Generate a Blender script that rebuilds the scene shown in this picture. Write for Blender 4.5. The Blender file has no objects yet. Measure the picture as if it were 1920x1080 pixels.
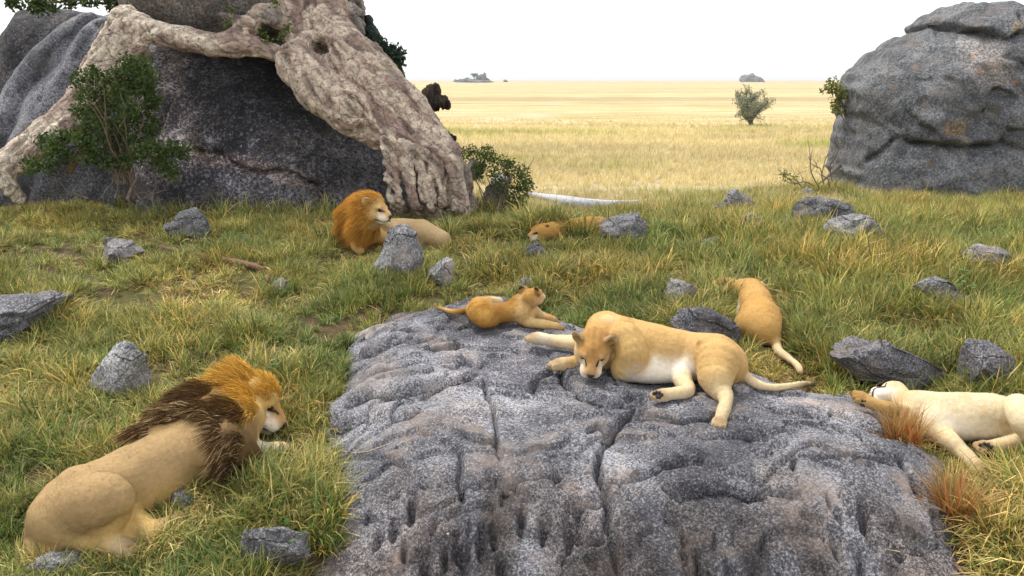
import bpy, math, random, time
import numpy as np
T0 = time.time()
random.seed(7); RNG = np.random.default_rng(7)
SC = bpy.context.scene
COL = SC.collection

# ------------------------------------------------------------------ camera
CAM_H = 2.65; PITCH = math.radians(13.7); FPX = 1600.0
cam_d = bpy.data.cameras.new('camera'); cam = bpy.data.objects.new('camera', cam_d); COL.objects.link(cam)
cam.location = (0, 0, CAM_H); cam.rotation_euler = (math.pi/2 - PITCH, 0, 0)
cam_d.sensor_width = 36; cam_d.lens = FPX/1920*36; cam_d.clip_start = .05; cam_d.clip_end = 30000
SC.camera = cam

# ------------------------------------------------------------------ sky, sun, exposure
SUN_EL, SUN_AZ = math.radians(60), math.radians(-48)      # azimuth clockwise from +Y: beyond the boulders, to the left
W = bpy.data.worlds.new('World'); SC.world = W; W.use_nodes = True
wn, wl = W.node_tree.nodes, W.node_tree.links
bg = wn['Background']
sky = wn.new('ShaderNodeTexSky'); sky.sky_type = 'NISHITA'; sky.sun_disc = False
sky.sun_elevation = SUN_EL; sky.sun_rotation = SUN_AZ; sky.dust_density = 6; sky.air_density = 1; sky.altitude = 1500
mx = wn.new('ShaderNodeMix'); mx.data_type = 'RGBA'
mx.inputs['Factor'].default_value = .82                    # a thin even layer of white cloud over the whole sky
mx.inputs['B'].default_value = (11.2, 11.3, 11.5, 1)
wl.new(sky.outputs[0], mx.inputs['A']); wl.new(mx.outputs['Result'], bg.inputs['Color'])
bg.inputs['Strength'].default_value = .1
sd = bpy.data.lights.new('sun', 'SUN'); sun = bpy.data.objects.new('sun', sd); COL.objects.link(sun)
sd.energy = 2.6; sd.angle = math.radians(14); sd.color = (1, .95, .86)
sun.rotation_euler = (math.pi/2 - SUN_EL, 0, -SUN_AZ + math.pi)
sun.location = (0, 0, 30)
SC.view_settings.view_transform = 'Standard'; SC.view_settings.look = 'None'
SC.view_settings.exposure = 0.5; SC.view_settings.gamma = 1
SC.render.engine = 'CYCLES'
SC.cycles.use_denoising = True
SC.cycles.max_bounces = 6; SC.cycles.diffuse_bounces = 3; SC.cycles.transmission_bounces = 3
SC.cycles.volume_bounces = 0

# ------------------------------------------------------------------ maths
CP, SP = math.cos(PITCH), math.sin(PITCH)
def ray(px, py):
    u = (px-960)/FPX; v = (540-py)/FPX
    return np.array([u, CP+v*SP, -SP+v*CP])
def P(px, py, z):
    d = ray(px, py); return np.array([0, 0, CAM_H]) + d*((z-CAM_H)/d[2])
def V(px, py, y):
    d = ray(px, py); return np.array([0, 0, CAM_H]) + d*(y/d[1])
def project(p):
    p = np.asarray(p, float); x, y, z = p[..., 0], p[..., 1], p[..., 2]-CAM_H
    dep = y*CP - z*SP; up = y*SP + z*CP
    dep = np.where(dep < .05, .05, dep)
    return 960 + FPX*x/dep, 540 - FPX*up/dep
def smooth(a, b, x):
    t = np.clip((np.asarray(x, float)-a)/(b-a), 0, 1); return t*t*(3-2*t)
_perm = np.random.default_rng(3).permutation(512)
_PT = np.concatenate([_perm, _perm, _perm])
_G = np.random.default_rng(5).normal(size=(512, 3)); _G /= np.linalg.norm(_G, axis=1)[:, None]
def noise(p, s=1.0, seed=0):
    q = np.asarray(p, float)*s + seed*17.31
    i = np.floor(q).astype(np.int64); f = q - i
    u = f*f*f*(f*(f*6-15)+10)
    i &= 511
    out = 0
    for dx in (0, 1):
        wx = u[..., 0] if dx else 1-u[..., 0]
        a = _PT[(i[..., 0]+dx) & 511]
        for dy in (0, 1):
            wy = u[..., 1] if dy else 1-u[..., 1]
            b = _PT[(a + i[..., 1]+dy) & 511]
            for dz in (0, 1):
                wz = u[..., 2] if dz else 1-u[..., 2]
                g = _G[_PT[(b + i[..., 2]+dz) & 511]]
                n = g[..., 0]*(f[..., 0]-dx) + g[..., 1]*(f[..., 1]-dy) + g[..., 2]*(f[..., 2]-dz)
                out = out + n*wx*wy*wz
    return out*1.6
def fbm(p, s=1.0, o=4, seed=0, gain=.5):
    a, t = 1.0, 0
    for k in range(o):
        t = t + a*noise(p, s, seed+k); s *= 2.03; a *= gain
    return t
def xyz(x, y, z=0.0):
    x = np.asarray(x, float); return np.stack([x, np.asarray(y, float)+0*x, z+0*x], -1)
def poly_sdf(px, py, poly):
    poly = np.asarray(poly, float); n = len(poly)
    d = np.full(np.shape(px), 1e9); s = np.ones(np.shape(px))
    for i in range(n):
        a = poly[i]; b = poly[i-1]; e = b-a
        wx, wy = px-a[0], py-a[1]
        t = np.clip((wx*e[0]+wy*e[1])/(e @ e), 0, 1)
        d = np.minimum(d, (wx-e[0]*t)**2 + (wy-e[1]*t)**2)
        c1 = py >= a[1]; c2 = py < b[1]; c3 = e[0]*wy > e[1]*wx
        s = np.where((c1 & c2 & c3) | (~c1 & ~c2 & ~c3), -s, s)
    return s*np.sqrt(d)
def line_dist(x, y, pts):
    """distance to a polyline, signed side, and position along it (0..1)"""
    d = np.full(np.shape(x), 1e9); sg = np.zeros(np.shape(x)); al = np.zeros(np.shape(x)); n = len(pts)-1
    for i in range(n):
        a, b = np.asarray(pts[i][:2]), np.asarray(pts[i+1][:2]); e = b-a
        wx, wy = x-a[0], y-a[1]
        t = np.clip((wx*e[0]+wy*e[1])/(e @ e), 0, 1)
        dd = (wx-e[0]*t)**2 + (wy-e[1]*t)**2
        m = dd < d
        d = np.where(m, dd, d); sg = np.where(m, np.sign(e[0]*wy-e[1]*wx), sg); al = np.where(m, (i+t)/n, al)
    return np.sqrt(d), sg, al

# ------------------------------------------------------------------ terrain
def ground0(x, y):
    x = np.asarray(x, float); y = np.asarray(y, float)
    rise = .66*smooth(3.8, 12.2, y)*.55 + .66*.45*np.clip((y-4.5)/8, 0, 1) - .20*smooth(11.3, 13.6, y)*smooth(-1.5, .5, x)
    right = .06*smooth(2.5, 7.5, x)*smooth(7.5, 14, y)
    crest = 13.3 + 2.4*smooth(2.5, 5.5, x) + .6*smooth(0, 2, -x)
    fall = smooth(0, 8.5, y-crest)
    side = smooth(9, 16, np.abs(x))
    front = -.20*smooth(5.2, 3.4, y) - .55*smooth(5.0, 3.9, y)*smooth(-1.45, -1.0, x)*smooth(2.9, 2.3, x)
    z = (rise+right)*(1-side*.8) + front
    z = z*(1-fall) + (-.62)*fall
    return z
def ground(x, y):
    x = np.asarray(x, float); y = np.asarray(y, float)
    p = xyz(x, y)
    near = 1-smooth(18, 30, y)
    return ground0(x, y) + near*(.06*fbm(p, .9, 3, 1) + .02*noise(p, 4, 4)) + smooth(60, 400, y)*1.2*noise(p, .006, 9)*.4

# the big foreground rock, a dome with ledges, cracks and pits
_TS = np.concatenate([np.arange(1.5, 24, .02), np.arange(24, 90, .2)])
def Gz(px, py, f, it=0):
    d = ray(px, py); o = np.array([0, 0, CAM_H]); p = o+_TS[:, None]*d
    g = p[:, 2]-f(p[:, 0], p[:, 1]); i = int(np.argmax(g < 0))
    if i == 0: return p[-1]
    t = _TS[i-1]+(_TS[i]-_TS[i-1])*g[i-1]/(g[i-1]-g[i]); return o+d*t
_edge_px = [(540,1300),(588,1040),(578,900),(572,800),(592,690),(632,618),(715,578),(850,556),(960,552),(1060,585),(1150,612),(1300,650),
            (1430,690),(1545,718),(1660,742),(1740,795),(1835,872),(1872,960),(1890,1080),(1930,1300)]
EDGE = [Gz(a, b, lambda x, y: ground0(x, y)+.06)[:2] for a, b in _edge_px]
def rock_base(x, y):
    d = -poly_sdf(x, y, EDGE)
    d = d + .07*noise(xyz(x, y), 1.7, 21) + .03*noise(xyz(x, y), 5, 22)
    prof = np.where(d > 0, 1-(1-np.clip(d/1.05, 0, 1))**2.3, d*2.2)
    g = ground0(x, y)
    z = g - .12 + .42*prof
    z = z + .45*smooth(5.0, 3.9, y)*smooth(-1.45, -1.0, x)*smooth(2.9, 2.3, x) - .14*smooth(5.05, 3.7, y)*smooth(-.05, .4, d)
    z = z + .05*fbm(xyz(x, y), .8, 3, 31)*np.clip(d*2, 0, 1)
    return z, d
def surf0(x, y):
    z, d = rock_base(x, y); return np.maximum(z, ground0(x, y))
_cx, _cy = np.arange(-12, 13, .04), np.arange(1.5, 24, .04)
_CS = surf0(*np.meshgrid(_cx, _cy, indexing='ij'))
def surfc(x, y):
    u = np.clip((np.asarray(x)+12)/.04, 0, len(_cx)-2.001); v = np.clip((np.asarray(y)-1.5)/.04, 0, len(_cy)-2.001)
    i = u.astype(int); j = v.astype(int); a = u-i; b = v-j
    return (_CS[i, j]*(1-a)+_CS[i+1, j]*a)*(1-b) + (_CS[i, j+1]*(1-a)+_CS[i+1, j+1]*a)*b
def J(px, py, h=0.0): return Gz(px, py, lambda x, y: surfc(x, y)+h)
def JG(px, py, h=0.0): return Gz(px, py, lambda x, y: ground0(x, y)+h)

# ------------------------------------------------------------------ object helpers
def mesh_np(name, v, f, col=None, smooth_=True, extra=None):
    v = np.asarray(v, np.float32); f = np.asarray(f, np.int32)
    me = bpy.data.meshes.new(name)
    k = f.shape[1] if len(f) else 4
    me.vertices.add(len(v)); me.vertices.foreach_set('co', v.ravel())
    me.loops.add(f.size); me.loops.foreach_set('vertex_index', f.ravel())
    me.polygons.add(len(f)); me.polygons.foreach_set('loop_start', np.arange(0, f.size, k, dtype=np.int32))
    if smooth_: me.polygons.foreach_set('use_smooth', np.ones(len(f), bool))
    if col is not None:
        col = np.asarray(col, np.float32)
        if col.shape[1] == 3: col = np.concatenate([col, np.ones((len(col), 1), np.float32)], 1)
        a = me.color_attributes.new('Col', 'FLOAT_COLOR', 'POINT'); a.data.foreach_set('color', col.ravel())
    me.update(calc_edges=True)
    return me
def tag(o, label=None, cat=None, group=None, kind=None):
    if label: o['label'] = label
    if cat: o['category'] = cat
    if group: o['group'] = group
    if kind: o['kind'] = kind
    return o
def link(name, me, mat=None, parent=None, loc=None):
    o = bpy.data.objects.new(name, me); COL.objects.link(o)
    if mat is not None and me is not None: me.materials.append(mat)
    if parent: o.parent = parent
    if loc is not None: o.location = loc
    return o
def solid(name, v, f, mat, base=None, parent=None, col=None, smooth_=True):
    """one mesh object from world-space vertices; its origin (or its parent's) is the thing's base"""
    v = np.asarray(v, float)
    off = np.asarray(parent.location) if parent else (np.asarray(base) if base is not None else np.array([v[:, 0].mean(), v[:, 1].mean(), v[:, 2].min()]))
    return link(name, mesh_np(name, v-off, f, col, smooth_), mat, parent, None if parent else off)
def empty(name, loc):
    o = bpy.data.objects.new(name, None); COL.objects.link(o); o.location = loc; o.empty_display_size = .2; return o

# ------------------------------------------------------------------ materials
class N:
    def __init__(s, name):
        s.m = bpy.data.materials.new(name); s.m.use_nodes = True
        s.t = s.m.node_tree; s.b = s.t.nodes['Principled BSDF']; s.out = s.t.nodes['Material Output']
    def n(s, typ, **kw):
        nd = s.t.nodes.new('ShaderNode'+typ)
        for k, v in kw.items(): setattr(nd, k, v)
        return nd
    def l(s, a, b): s.t.links.new(a, b)
    def set(s, sock, v):
        if hasattr(v, 'is_linked') or hasattr(v, 'links'): s.l(v, sock)
        else: sock.default_value = v
    def pos(s): return s.n('NewGeometry').outputs['Position']
    def noise(s, vec, scale, detail=3, rough=.55, dist=0):
        nd = s.n('TexNoise'); s.l(vec, nd.inputs['Vector'])
        nd.inputs['Scale'].default_value = scale; nd.inputs['Detail'].default_value = detail
        nd.inputs['Roughness'].default_value = rough; nd.inputs['Distortion'].default_value = dist
        return nd.outputs['Fac']
    def vor(s, vec, scale, feature='F1'):
        nd = s.n('TexVoronoi', feature=feature); s.l(vec, nd.inputs['Vector']); nd.inputs['Scale'].default_value = scale
        return nd.outputs['Distance']
    def ramp(s, fac, stops, interp='LINEAR'):
        nd = s.n('ValToRGB'); s.l(fac, nd.inputs[0]); cr = nd.color_ramp; cr.interpolation = interp
        while len(cr.elements) < len(stops): cr.elements.new(.5)
        for e, (p, c) in zip(cr.elements, stops):
            e.position = p; e.color = (c, c, c, 1) if isinstance(c, (int, float)) else (*c, 1)
        return nd.outputs['Color']
    def mix(s, fac, a, b, mode='MIX'):
        nd = s.n('Mix', data_type='RGBA', blend_type=mode)
        s.set(nd.inputs['Factor'], fac)
        for sock, v in ((nd.inputs['A'], a), (nd.inputs['B'], b)):
            if isinstance(v, tuple): v = (*v, 1)
            s.set(sock, v)
        return nd.outputs['Result']
    def math(s, op, a, b=0.0):
        nd = s.n('Math', operation=op); s.set(nd.inputs[0], a); s.set(nd.inputs[1], b); return nd.outputs[0]
    def scalev(s, vec, sc):
        nd = s.n('Mapping'); s.l(vec, nd.inputs['Vector']); nd.inputs['Scale'].default_value = sc; return nd.outputs[0]
    def attr(s, name='Col', typ='GEOMETRY'):
        nd = s.n('Attribute', attribute_name=name, attribute_type=typ); return nd
    def bump(s, h, strength=.4, dist=.02, prev=None):
        nd = s.n('Bump'); s.l(h, nd.inputs['Height']); nd.inputs['Strength'].default_value = strength; nd.inputs['Distance'].default_value = dist
        if prev is not None: s.l(prev, nd.inputs['Normal'])
        return nd.outputs[0]
    def done(s, color, rough=.8, normal=None, spec=.3):
        s.set(s.b.inputs['Base Color'], (*color, 1) if isinstance(color, tuple) else color)
        s.set(s.b.inputs['Roughness'], rough); s.b.inputs['Specular IOR Level'].default_value = spec
        if normal is not None: s.l(normal, s.b.inputs['Normal'])
        return s.m

def rock_material(name, dark, light, speck=62, pale=(.42, .40, .38), ochre=.0, bumpd=.02, lichen=.5, tone=.5, warm=(.30, .24, .20)):
    m = N(name); p = m.pos()
    wob = m.noise(p, 9, 2)
    s1 = m.noise(p, speck, 3, .65, .6); s2 = m.noise(p, speck*2.4, 2, .6)
    big = m.noise(p, 1.1, 5, .6, .5); mid = m.noise(p, 4.5, 4, .6, .4)
    sp = m.math('ADD', m.math('MULTIPLY', s1, .68), m.math('MULTIPLY', s2, .32))
    th = m.math('ADD', sp, m.math('MULTIPLY', m.math('SUBTRACT', big, .5), .34))
    th = m.math('ADD', th, m.math('MULTIPLY', m.math('SUBTRACT', mid, .5), .22))
    c = m.ramp(th, [(.40, dark), (.475, tuple(.6*a+.4*b for a, b in zip(dark, light))), (.53, light), (.61, pale)])
    c = m.mix(m.ramp(m.noise(p, 2.3, 5, .65), [(.52, 0), (.72, 1)]), c, m.mix(.6, c, warm))
    if ochre: c = m.mix(m.math('MULTIPLY', m.ramp(m.noise(p, 3.1, 5, .7), [(.62, 0), (.70, 1)]), ochre), c, (.36, .17, .04))
    li = m.ramp(m.noise(p, 17, 4, .7), [(.66, 0), (.72, 1)])
    c = m.mix(m.math('MULTIPLY', li, lichen), c, (.50, .49, .46))
    a = m.attr('Col'); c = m.mix(1.0, c, a.outputs['Color'], 'MULTIPLY')
    h = m.math('ADD', m.math('MULTIPLY', m.noise(p, 9, 6, .7, .8), 1.0), m.math('MULTIPLY', s1, .25))
    nrm = m.bump(h, .8, bumpd)
    return m.done(c, .82, nrm, .25)
M = {}
M['rock'] = rock_material('weathered_granite', (.036, .036, .043), (.125, .124, .140), 64, (.29, .288, .303), .0, .018, .25)
M['stone'] = rock_material('field_stone', (.060, .061, .070), (.185, .185, .195), 55, (.36, .355, .35), .15, .02, .5)
M['boulder_dark'] = rock_material('boulder_dark', (.012, .012, .015), (.040, .038, .042), 20, (.12, .115, .118), .2, .04, .4, warm=(.075, .060, .050))
M['boulder_grey'] = rock_material('boulder_grey', (.050, .053, .064), (.150, .152, .172), 34, (.30, .30, .32), .15, .03, .5, warm=(.17, .15, .14))
M['boulder_right'] = rock_material('boulder_right', (.060, .064, .072), (.150, .155, .165), 26, (.26, .26, .265), .55, .05, .45, warm=(.20, .17, .15))
M['boulder_brown'] = rock_material('boulder_brown', (.06, .055, .05), (.16, .145, .13), 26, (.26, .24, .22), .2, .03, .4)

# soil under the grass and the open plain
m = N('savanna_ground'); p = m.pos()
soil = m.ramp(m.noise(p, 7, 5, .65), [(.35, (.045, .030, .018)), (.6, (.10, .068, .038)), (.75, (.17, .125, .065))])
nearc = m.mix(m.ramp(m.noise(p, 1.3, 3), [(.42, 0), (.58, 1)]), soil, m.mix(.45, soil, (.09, .105, .025)))
straw = m.ramp(m.noise(m.scalev(p, (.5, 1.6, 1)), .22, 6, .62), [(.32, (.40, .30, .14)), (.5, (.54, .43, .23)), (.68, (.64, .53, .33))])
grn = m.ramp(m.noise(m.scalev(p, (.35, 1.0, 1)), .10, 5, .6, .5), [(.54, 0), (.66, 1)])
straw = m.mix(m.math('MULTIPLY', grn, .55), straw, (.38, .35, .12))
fine = m.ramp(m.noise(m.scalev(p, (1, .35, 1)), 5, 4, .7), [(.3, .62), (.7, 1.2)])
straw = m.mix(1, straw, fine, 'MULTIPLY')
band = m.ramp(m.noise(m.scalev(p, (.0035, .035, 1)), 1, 4, .6), [(.36, (.74, .74, .74)), (.52, (1, 1, 1)), (.7, (1.1, 1.08, 1.02))])
straw = m.mix(1, straw, band, 'MULTIPLY')
a = m.attr('Col')
sep = m.n('SeparateColor'); m.l(a.outputs['Color'], sep.inputs[0])
c = m.mix(sep.outputs[0], nearc, straw)
c = m.mix(sep.outputs[1], c, m.ramp(m.noise(p, 3, 4), [(.3, (.50, .40, .27)), (.7, (.62, .53, .38))]))
M['ground'] = m.done(c, .95, m.bump(m.noise(p, 18, 4), .6, .03), .1)

def leaf_material(name, tintattr=False, trans=.35, rough=.55, vary=.25):
    m = N(name); a = m.attr('Col')
    c = a.outputs['Color']
    if tintattr:
        t = m.attr('tint', 'INSTANCER'); c = m.mix(1, c, t.outputs['Color'], 'MULTIPLY')
    m.done(c, rough, None, .25)
    tr = m.n('BsdfTranslucent'); m.l(c, tr.inputs['Color'])
    ms = m.n('MixShader'); ms.inputs[0].default_value = trans
    m.l(m.b.outputs[0], ms.inputs[1]); m.l(tr.outputs[0], ms.inputs[2]); m.l(ms.outputs[0], m.out.inputs['Surface'])
    return m.m
M['grass'] = leaf_material('grass_blades', True, .24)
M['leaf'] = leaf_material('leaves', False, .3)
def vcol_material(name, rough=.9, nscale=40, amp=.3, bump=.3, bd=.01, spec=.15, stretch=(1, 1, 1)):
    m = N(name); a = m.attr('Col'); p = m.scalev(m.pos(), stretch)
    n1 = m.noise(p, nscale, 4, .65)
    c = m.mix(1, a.outputs['Color'], m.ramp(n1, [(.3, 1-amp), (.7, 1+amp)]), 'MULTIPLY')
    return m.done(c, rough, m.bump(n1, bump, bd), spec)
M['coat'] = vcol_material('lion_coat', .85, 60, .10, .25, .006, .15)
M['hair'] = vcol_material('lion_hair', .8, 30, .05, 0, .001, .08)
M['wood'] = vcol_material('dead_wood', .9, 25, .35, .6, .012)
M['skin'] = vcol_material('dark_skin', .55, 80, .15, .3, .003, .4)
# bark of the fig: pale flakes, pink-grey patches, dark fissures
m = N('fig_bark'); a = m.attr('Col'); p = m.pos()
ps = m.scalev(p, (1, 1, 1))
fl = m.noise(p, 6.5, 5, .65, 1.2); f2 = m.noise(p, 15, 4, .6, .8)
crk = m.n('TexVoronoi', feature='DISTANCE_TO_EDGE'); m.l(p, crk.inputs['Vector']); crk.inputs['Scale'].default_value = 5.5
base = m.mix(m.ramp(fl, [(.47, 0), (.53, .55)]), a.outputs['Color'], m.mix(.62, a.outputs['Color'], (.20, .155, .145)))
wv = m.n('VectorMath', operation='ADD'); nz_ = m.n('TexNoise'); m.l(p, nz_.inputs['Vector']); nz_.inputs['Scale'].default_value = 2.2; nz_.inputs['Detail'].default_value = 3
sv = m.n('VectorMath', operation='SCALE'); m.l(nz_.outputs['Color'], sv.inputs[0]); sv.inputs['Scale'].default_value = .55; m.l(p, wv.inputs[0]); m.l(sv.outputs[0], wv.inputs[1]); m.l(wv.outputs[0], crk.inputs['Vector']); crk.inputs['Scale'].default_value = 4.2
edge_ = m.ramp(crk.outputs['Distance'], [(.008, 1), (.035, 0)])
base = m.mix(m.math('MULTIPLY', edge_, m.ramp(m.noise(p, 2.5, 3), [(.46, 0), (.66, .5)])), base, (.075, .058, .05))
base = m.mix(m.ramp(f2, [(.58, 0), (.66, .75)]), base, (.11, .085, .078))
base = m.mix(m.ramp(m.noise(p, 4, 4), [(.64, 0), (.70, .25)]), base, (.40, .22, .12))
hh = m.math('ADD', m.math('ADD', m.math('MULTIPLY', f2, 1.3), m.math('MULTIPLY', edge_, -.5)), m.math('MULTIPLY', fl, .8))
M['bark'] = m.done(base, .88, m.bump(hh, .9, .04), .2)

# ------------------------------------------------------------------ signed-distance modelling
class Prim: pass
def cone(a, b, ra, rb, col=0, k=.05, col2=None, flow=None, sub=False):
    q = Prim(); q.t = 'c'; q.a = np.asarray(a, float); q.b = np.asarray(b, float); q.ra, q.rb = ra, rb
    q.col = np.asarray(col, float); q.col2 = q.col if col2 is None else np.asarray(col2, float); q.k = k; q.sub = sub
    q.lo = np.minimum(q.a-ra, q.b-rb); q.hi = np.maximum(q.a+ra, q.b+rb); q.w = 1.0; q.mane = 0
    d = q.b-q.a; L = np.linalg.norm(d); q.flow = d/L if flow is None and L > 1e-6 else (np.asarray(flow, float) if flow is not None else np.array([0, 0, -1.]))
    return q
def ell(c, r, R=None, col=0, k=.03, flow=None, sub=False):
    q = Prim(); q.t = 'e'; q.c = np.asarray(c, float); q.r = np.asarray(r, float); q.R = np.eye(3) if R is None else R
    q.col = np.asarray(col, float); q.col2 = q.col; q.k = k; q.sub = sub; m_ = max(q.r); q.lo = q.c-m_; q.hi = q.c+m_; q.w = 1.0; q.mane = 0
    q.flow = np.array([0, 0, -1.]) if flow is None else np.asarray(flow, float)
    return q
def multi(parts, k):
    q = Prim(); q.t = 'm'; q.parts = parts; q.k = k; q.sub = False; q.mane = parts[0].mane; q.w = 1
    q.lo = np.min([p.lo for p in parts], 0); q.hi = np.max([p.hi for p in parts], 0); return q
def pd(q, x):
    if q.t == 'm':
        d = pd(q.parts[0], x)[0]
        for p_ in q.parts[1:]: d = np.minimum(d, pd(p_, x)[0])
        return d, None
    if q.t == 'c':
        d = q.b-q.a; L2 = d @ d + 1e-12
        w = x-q.a; t = np.clip((w @ d)/L2, 0, 1)
        return np.sqrt(((w-t[..., None]*d)**2).sum(-1)) - (q.ra+(q.rb-q.ra)*t), t
    l = (x-q.c) @ q.R          # rows of R.T are the local axes
    k0 = np.sqrt(((l/q.r)**2).sum(-1)); k1 = np.sqrt(((l/q.r**2)**2).sum(-1))+1e-9
    return k0*(k0-1)/k1, None
def sdf(prims, x):
    F = np.full(x.shape[:-1], 9.0)
    for q in prims:
        d, _ = pd(q, x)
        if q.sub:
            h = np.clip(.5-.5*(F+d)/q.k, 0, 1); F = F*(1-h) + (-d)*h + q.k*h*(1-h)
        else:
            h = np.maximum(q.k-np.abs(F-d), 0)/q.k; F = np.minimum(F, d)-h*h*q.k*.25
    return F
def sdf_grid(prims, h, pad=.05):
    pos = [q for q in prims if not q.sub]
    lo = np.min([q.lo for q in pos], 0)-pad; hi = np.max([q.hi for q in pos], 0)+pad
    n = np.ceil((hi-lo)/h).astype(int)+1
    ax = [lo[i]+h*np.arange(n[i]) for i in range(3)]
    F = np.full(n, 9.0, np.float32)
    for q in prims:
        mg = q.k + 3*h
        a = np.maximum(((q.lo-mg-lo)/h).astype(int), 0); b = np.minimum(((q.hi+mg-lo)/h).astype(int)+2, n)
        if (b <= a).any(): continue
        if q.t == 'm':
            d = np.full(b-a, 9., np.float32)
            for p_ in q.parts:
                a2 = np.maximum(((p_.lo-mg-lo)/h).astype(int), a); b2 = np.minimum(((p_.hi+mg-lo)/h).astype(int)+2, b)
                if (b2 <= a2).any(): continue
                x = np.stack(np.meshgrid(ax[0][a2[0]:b2[0]], ax[1][a2[1]:b2[1]], ax[2][a2[2]:b2[2]], indexing='ij'), -1)
                s2 = tuple(slice(a2[i]-a[i], b2[i]-a[i]) for i in range(3)); d[s2] = np.minimum(d[s2], pd(p_, x)[0])
        else:
            x = np.stack(np.meshgrid(ax[0][a[0]:b[0]], ax[1][a[1]:b[1]], ax[2][a[2]:b[2]], indexing='ij'), -1)
            d, _ = pd(q, x)
        sl = (slice(a[0], b[0]), slice(a[1], b[1]), slice(a[2], b[2])); S = F[sl]
        if q.sub:
            hh = np.clip(.5-.5*(S+d)/q.k, 0, 1); F[sl] = S*(1-hh)+(-d)*hh+q.k*hh*(1-hh)
        else:
            hh = np.maximum(q.k-np.abs(S-d), 0)/q.k; F[sl] = np.minimum(S, d)-hh*hh*q.k*.25
    return F, lo
def surface_nets(F, lo, h):
    s = F < 0
    c = np.zeros(np.array(F.shape)-1, np.int8)
    cs = [(i, j, k) for i in (0, 1) for j in (0, 1) for k in (0, 1)]
    sl = lambda i, n: slice(i, n-1+i)
    for (i, j, k) in cs: c += s[sl(i, F.shape[0]), sl(j, F.shape[1]), sl(k, F.shape[2])]
    act = (c > 0) & (c < 8)
    idx = np.argwhere(act)
    vals = np.stack([F[idx[:, 0]+i, idx[:, 1]+j, idx[:, 2]+k] for (i, j, k) in cs], 1).astype(float)
    acc = np.zeros((len(idx), 3)); cnt = np.zeros(len(idx))
    ca = np.array(cs, float)
    for a in range(8):
        for b in range(a+1, 8):
            if np.abs(ca[a]-ca[b]).sum() != 1: continue
            va, vb = vals[:, a], vals[:, b]; mm = (va < 0) != (vb < 0)
            t = np.where(mm, va/np.where(mm, va-vb, 1), 0)
            acc += mm[:, None]*(ca[a]+(ca[b]-ca[a])*t[:, None]); cnt += mm
    v = lo + h*(idx + acc/cnt[:, None])
    ids = np.full(act.shape, -1, np.int64); ids[act] = np.arange(len(idx))
    faces = []
    for ax in range(3):
        o = [0, 0, 0]
        A = [slice(None)]*3; B = [slice(None)]*3
        A[ax] = slice(None, -1); B[ax] = slice(1, None)
        dif = s[tuple(A)] != s[tuple(B)]
        g = np.argwhere(dif)
        u, w = (ax+1) % 3, (ax+2) % 3
        ok = (g[:, u] > 0) & (g[:, w] > 0) & (g[:, u] < F.shape[u]-1) & (g[:, w] < F.shape[w]-1)
        g = g[ok]
        sgn = s[g[:, 0], g[:, 1], g[:, 2]]
        q = []
        for du, dw in ((-1, -1), (0, -1), (0, 0), (-1, 0)):
            gg = g.copy(); gg[:, u] += du; gg[:, w] += dw
            q.append(ids[gg[:, 0], gg[:, 1], gg[:, 2]])
        q = np.stack(q, 1); q[~sgn] = q[~sgn][:, ::-1]
        faces.append(q)
    f = np.concatenate(faces); f = f[(f >= 0).all(1)]
    return v, f
def relax(v, f, it=2, lam=.5):
    e = np.concatenate([f[:, [0, 1]], f[:, [1, 2]], f[:, [2, 3]], f[:, [3, 0]]])
    for _ in range(it):
        acc = np.zeros_like(v); cnt = np.zeros(len(v))
        for k in range(3):
            acc[:, k] = np.bincount(e[:, 0], v[e[:, 1], k], len(v)) + np.bincount(e[:, 1], v[e[:, 0], k], len(v))
        cnt = np.bincount(e[:, 0], minlength=len(v)) + np.bincount(e[:, 1], minlength=len(v))
        v = v + lam*(acc/np.maximum(cnt, 1)[:, None]-v)
    return v
def vnormals(v, f):
    n = np.cross(v[f[:, 2]]-v[f[:, 0]], v[f[:, 3]]-v[f[:, 1]])
    out = np.zeros_like(v)
    for j in range(4):
        for k in range(3): out[:, k] += np.bincount(f[:, j], n[:, k], len(v))
    return out/(np.linalg.norm(out, axis=1)[:, None]+1e-12)
def blend_attrs(prims, x, kc=.02):
    W = np.zeros(len(x)); C = np.zeros((len(x), 3)); FL = np.zeros((len(x), 3)); MN = np.zeros(len(x)); HD = np.zeros(len(x))
    for q in [z for y_ in prims for z in (y_.parts if y_.t == 'm' else [y_])]:
        if q.sub: continue
        d, t = pd(q, x); w = np.exp(-np.clip(d, -.05, 1)/kc)*q.w
        cc = q.col if t is None else q.col+(q.col2-q.col)*t[:, None]
        W += w; C += w[:, None]*cc; FL += w[:, None]*q.flow; MN += w*q.mane; HD += w*getattr(q, 'hd', 0.)
    return C/(W[:, None]+1e-12), FL/(np.linalg.norm(FL, axis=1)[:, None]+1e-9), MN/(W+1e-12), HD/(W+1e-12)
# ------------------------------------------------------------------ ground sheet to the horizon
def axis(lo, hi, step, far, g=1.22):
    a = list(np.arange(lo, hi+1e-6, step)); s = step
    x = a[-1]
    while x < far: s *= g; x += s; a.append(x)
    s = step; x = a[0]; b = []
    while x > -far: s *= g; x -= s; b.append(x)
    return np.array(b[::-1]+a)
gx, gy = axis(-11, 12, .11, 9000), axis(2.5, 24, .11, 9000)
X, Y = np.meshgrid(gx, gy, indexing='ij'); Zg = ground(X, Y)
gv = np.stack([X, Y, Zg], -1).reshape(-1, 3)
ii = np.arange(len(gx)*len(gy)).reshape(len(gx), len(gy))
gf = np.stack([ii[:-1, :-1], ii[1:, :-1], ii[1:, 1:], ii[:-1, 1:]], -1).reshape(-1, 4)
_plain = smooth(15.5, 22, gv[:, 1] - 1.0*smooth(2, 6, gv[:, 0]) + .8*noise(gv, .4, 2)) + smooth(9, 14, np.abs(gv[:, 0]))
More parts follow.
